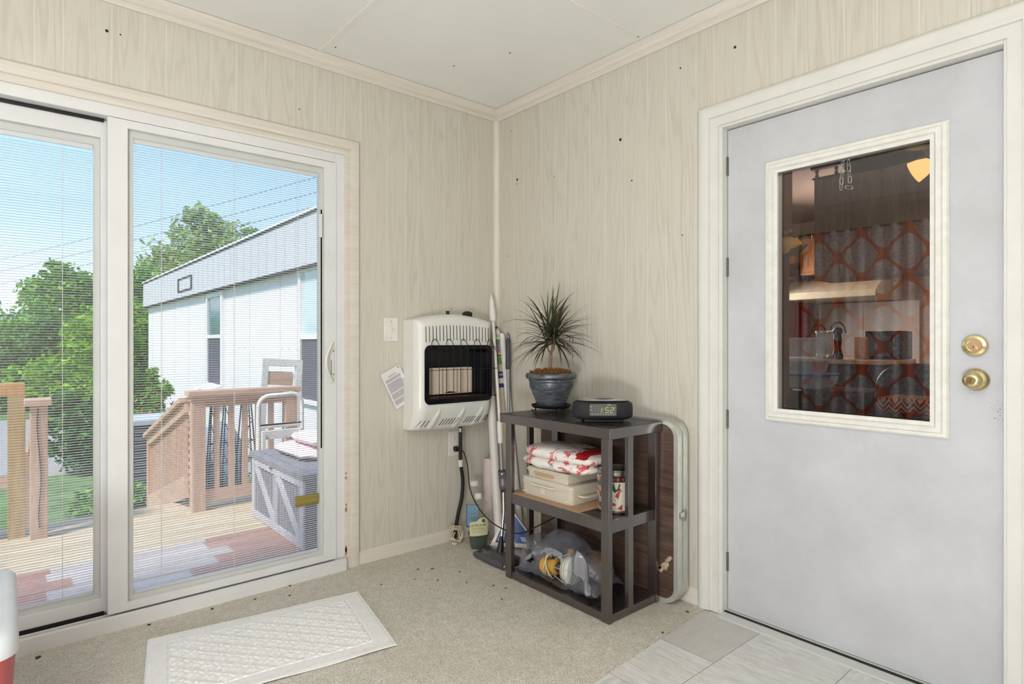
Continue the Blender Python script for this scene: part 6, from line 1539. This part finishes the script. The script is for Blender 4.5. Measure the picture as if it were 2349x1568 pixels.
    for k in range(3):
        a = math.radians(200) + 2 * PI * k / 3; d = Vector((math.cos(a), math.sin(a), -.55)).normalized(); o = c + Vector((0, 0, -.03)) + d * .07; s = d.cross(Vector((0, 0, 1))).normalized(); w = s.cross(d); Q = Matrix(((s.x, w.x, d.x), (s.y, w.y, d.y), (s.z, w.z, d.z)))
        m = MB(); m.lathe([(.02, 0), (.035, .01), (.052, .05), (.062, .095), (.060, .095), (.05, .05), (.02, .012)], o, 24, Q); m.build('glass_shade', M['shade'], R)
    # chain on the inside of the door
    R = root('door_chain', (1.945, .10, 1.84), 'silver link chain hanging inside the top of the door glass', 'chain')
    def link(p, d, s, L=.026, W=.011):
        d = d.normalized(); s = (s - d * s.dot(d)).normalized(); P = []
        for k in range(16):
            a = 2 * PI * k / 16; P.append(p + d * (L / 2 - W / 2) * (1 if math.sin(a) >= 0 else -1) + d * math.sin(a) * W / 2 + s * math.cos(a) * W / 2)
        m = MB(); m.tube(P, .0016, 6, closed=True); m.build('link', M['metal'], R)
    for x0, n in ((1.938, 6), (1.955, 5)):
        for k in range(n): link(Vector((x0 + .0015 * k * (-1 if n == 6 else 1), .10, 1.835 - k * .0215)), Vector((0, 0, 1)), Vector((1, 0, 0)) if k % 2 == 0 else Vector((.4, 1, 0)))
    link(Vector((1.958, .10, 1.720)), Vector((1, 0, -.3)), Vector((0, 0, 1)))
    m = MB(); m.cyl((1.945, .086, 1.852), (1.945, .105, 1.852), .003, n=8); m.build('hook', M['metal'], R)
kitchen()

def curtains():
    R = root('patterned_curtain', (.9, -4.04, .1), 'grey curtain with orange ogee lattice hanging on the opposite wall', 'curtain')
    m = MB()
    def f(u, v):
        x = .02 + 1.78 * u; return Vector((x, -4.03 + (.022 + .01 * (1 - v)) * math.sin(u * 2 * PI * 13 + .6 * math.sin(u * 23)), .08 + 2.20 * v))
    m.grid(f, 260, 14); m.build('curtain_cloth', M['ogee'], R, smooth=70)
    m = MB(); m.cyl((-.0 + .01, -4.03, 2.27), (1.86, -4.03, 2.27), .010, n=12); m.build('curtain_rod', M['wire'], R)
curtains()

# ------------------------------------------------------------------ light, sky, camera
def sky():
    w = bpy.data.worlds.new('sky'); S.world = w; w.use_nodes = True; t = w.node_tree; t.nodes.clear()
    tc = t.nodes.new('ShaderNodeTexCoord'); sp = t.nodes.new('ShaderNodeSeparateXYZ'); rp = t.nodes.new('ShaderNodeValToRGB'); bg = t.nodes.new('ShaderNodeBackground'); o = t.nodes.new('ShaderNodeOutputWorld')
    t.links.new(tc.outputs['Generated'], sp.inputs[0]); t.links.new(sp.outputs[2], rp.inputs[0]); t.links.new(rp.outputs[0], bg.inputs[0]); t.links.new(bg.outputs[0], o.inputs[0])
    st = [(0.0, lin((222, 232, 240))), (.06, lin((214, 228, 242))), (.17, lin((176, 210, 244))), (.33, lin((134, 188, 242))), (1, lin((120, 170, 228)))]
    e = rp.color_ramp.elements
    while len(e) < len(st): e.new(.5)
    for k, (p, c) in enumerate(st): e[k].position = p; e[k].color = c
    bg.inputs[1].default_value = SKY
SKY = 1.02
sky()
def light(name, typ, loc, energy, col=(1, 1, 1), size=1, to=None, sy=None, spread=None):
    d = bpy.data.lights.new(name, typ); d.energy = energy; d.color = col
    if typ == 'AREA':
        d.size = size
        if sy: d.shape = 'RECTANGLE'; d.size_y = sy
        if spread: d.spread = spread
    elif typ == 'SUN': d.angle = size
    else: d.shadow_soft_size = size
    o = bpy.data.objects.new(name, d); COL.objects.link(o); o.location = loc
    if to is not None: o.rotation_euler = (Vector(to) - Vector(loc)).to_track_quat('-Z', 'Y').to_euler()
    return o
light('sun', 'SUN', (5, -8, 12), 3.1, (1, .96, .90), math.radians(9), (5 - .2, -8 + .55, 12 - .8))
light('room_down_fill', 'AREA', (2.6, -3.35, 2.46), 20, (.98, .99, 1), 1.1, (2.4, -3.0, 0))  # unseen fill light facing down, no fixture in the room
light('room_up_fill', 'AREA', (2.95, -3.25, .35), 38, (.98, .99, 1), .6, (2.25, -2.2, 2.5))  # unseen light added behind the camera to brighten the ceiling
light('room_point_fill', 'POINT', (3.15, -3.25, 1.15), 5, (.97, .985, 1), .3)  # unseen soft point light added to even out the room
light('room_back_fill', 'AREA', (3.9, -3.7, 1.75), 9, (.96, .98, 1), 1.5, (1.2, -.6, 1.2))  # unseen area light added behind the camera for the far walls
light('kitchen_front_fill', 'POINT', (2.6, .9, 2.28), 14, (1, .84, .66), .12)  # fill added for the post, cap and bar just behind the door
light('kitchen_mid_fill', 'POINT', (2.5, 3.1, 2.2), 16, (1, .80, .58), .12)  # added fill without a fixture, kept away from the fan blades
light('kitchen_rear_fill', 'POINT', (.9, 3.2, 2.2), 7, (1, .88, .74), .1)  # unseen fill light added towards the back of the kitchen
light('kitchen_window_light', 'AREA', (-.3, 3.4, 1.6), 20, (1, .95, .88), .8, (1.2, 2.6, 1.0))

cam = bpy.data.cameras.new('camera'); co = bpy.data.objects.new('camera', cam); COL.objects.link(co)
cam.sensor_width = 36; cam.lens = 36 * 1358 / 2349; cam.clip_start = .02; cam.clip_end = 1000
co.location = (2.822, -2.2843, 1.145); co.rotation_euler = (PI / 2, 0, math.radians(49.56))
S.camera = co
S.view_settings.view_transform = 'Standard'; S.view_settings.look = 'None'; S.view_settings.gamma = 1; S.view_settings.use_curve_mapping = False
S.view_settings.exposure = 0.65
S.cycles.max_bounces = 7; S.cycles.transparent_max_bounces = 24; S.cycles.diffuse_bounces = 4; S.cycles.adaptive_threshold = 0.02; S.cycles.sample_clamp_indirect = 6; S.cycles.caustics_reflective = False; S.cycles.caustics_refractive = False
bpy.context.view_layer.update()
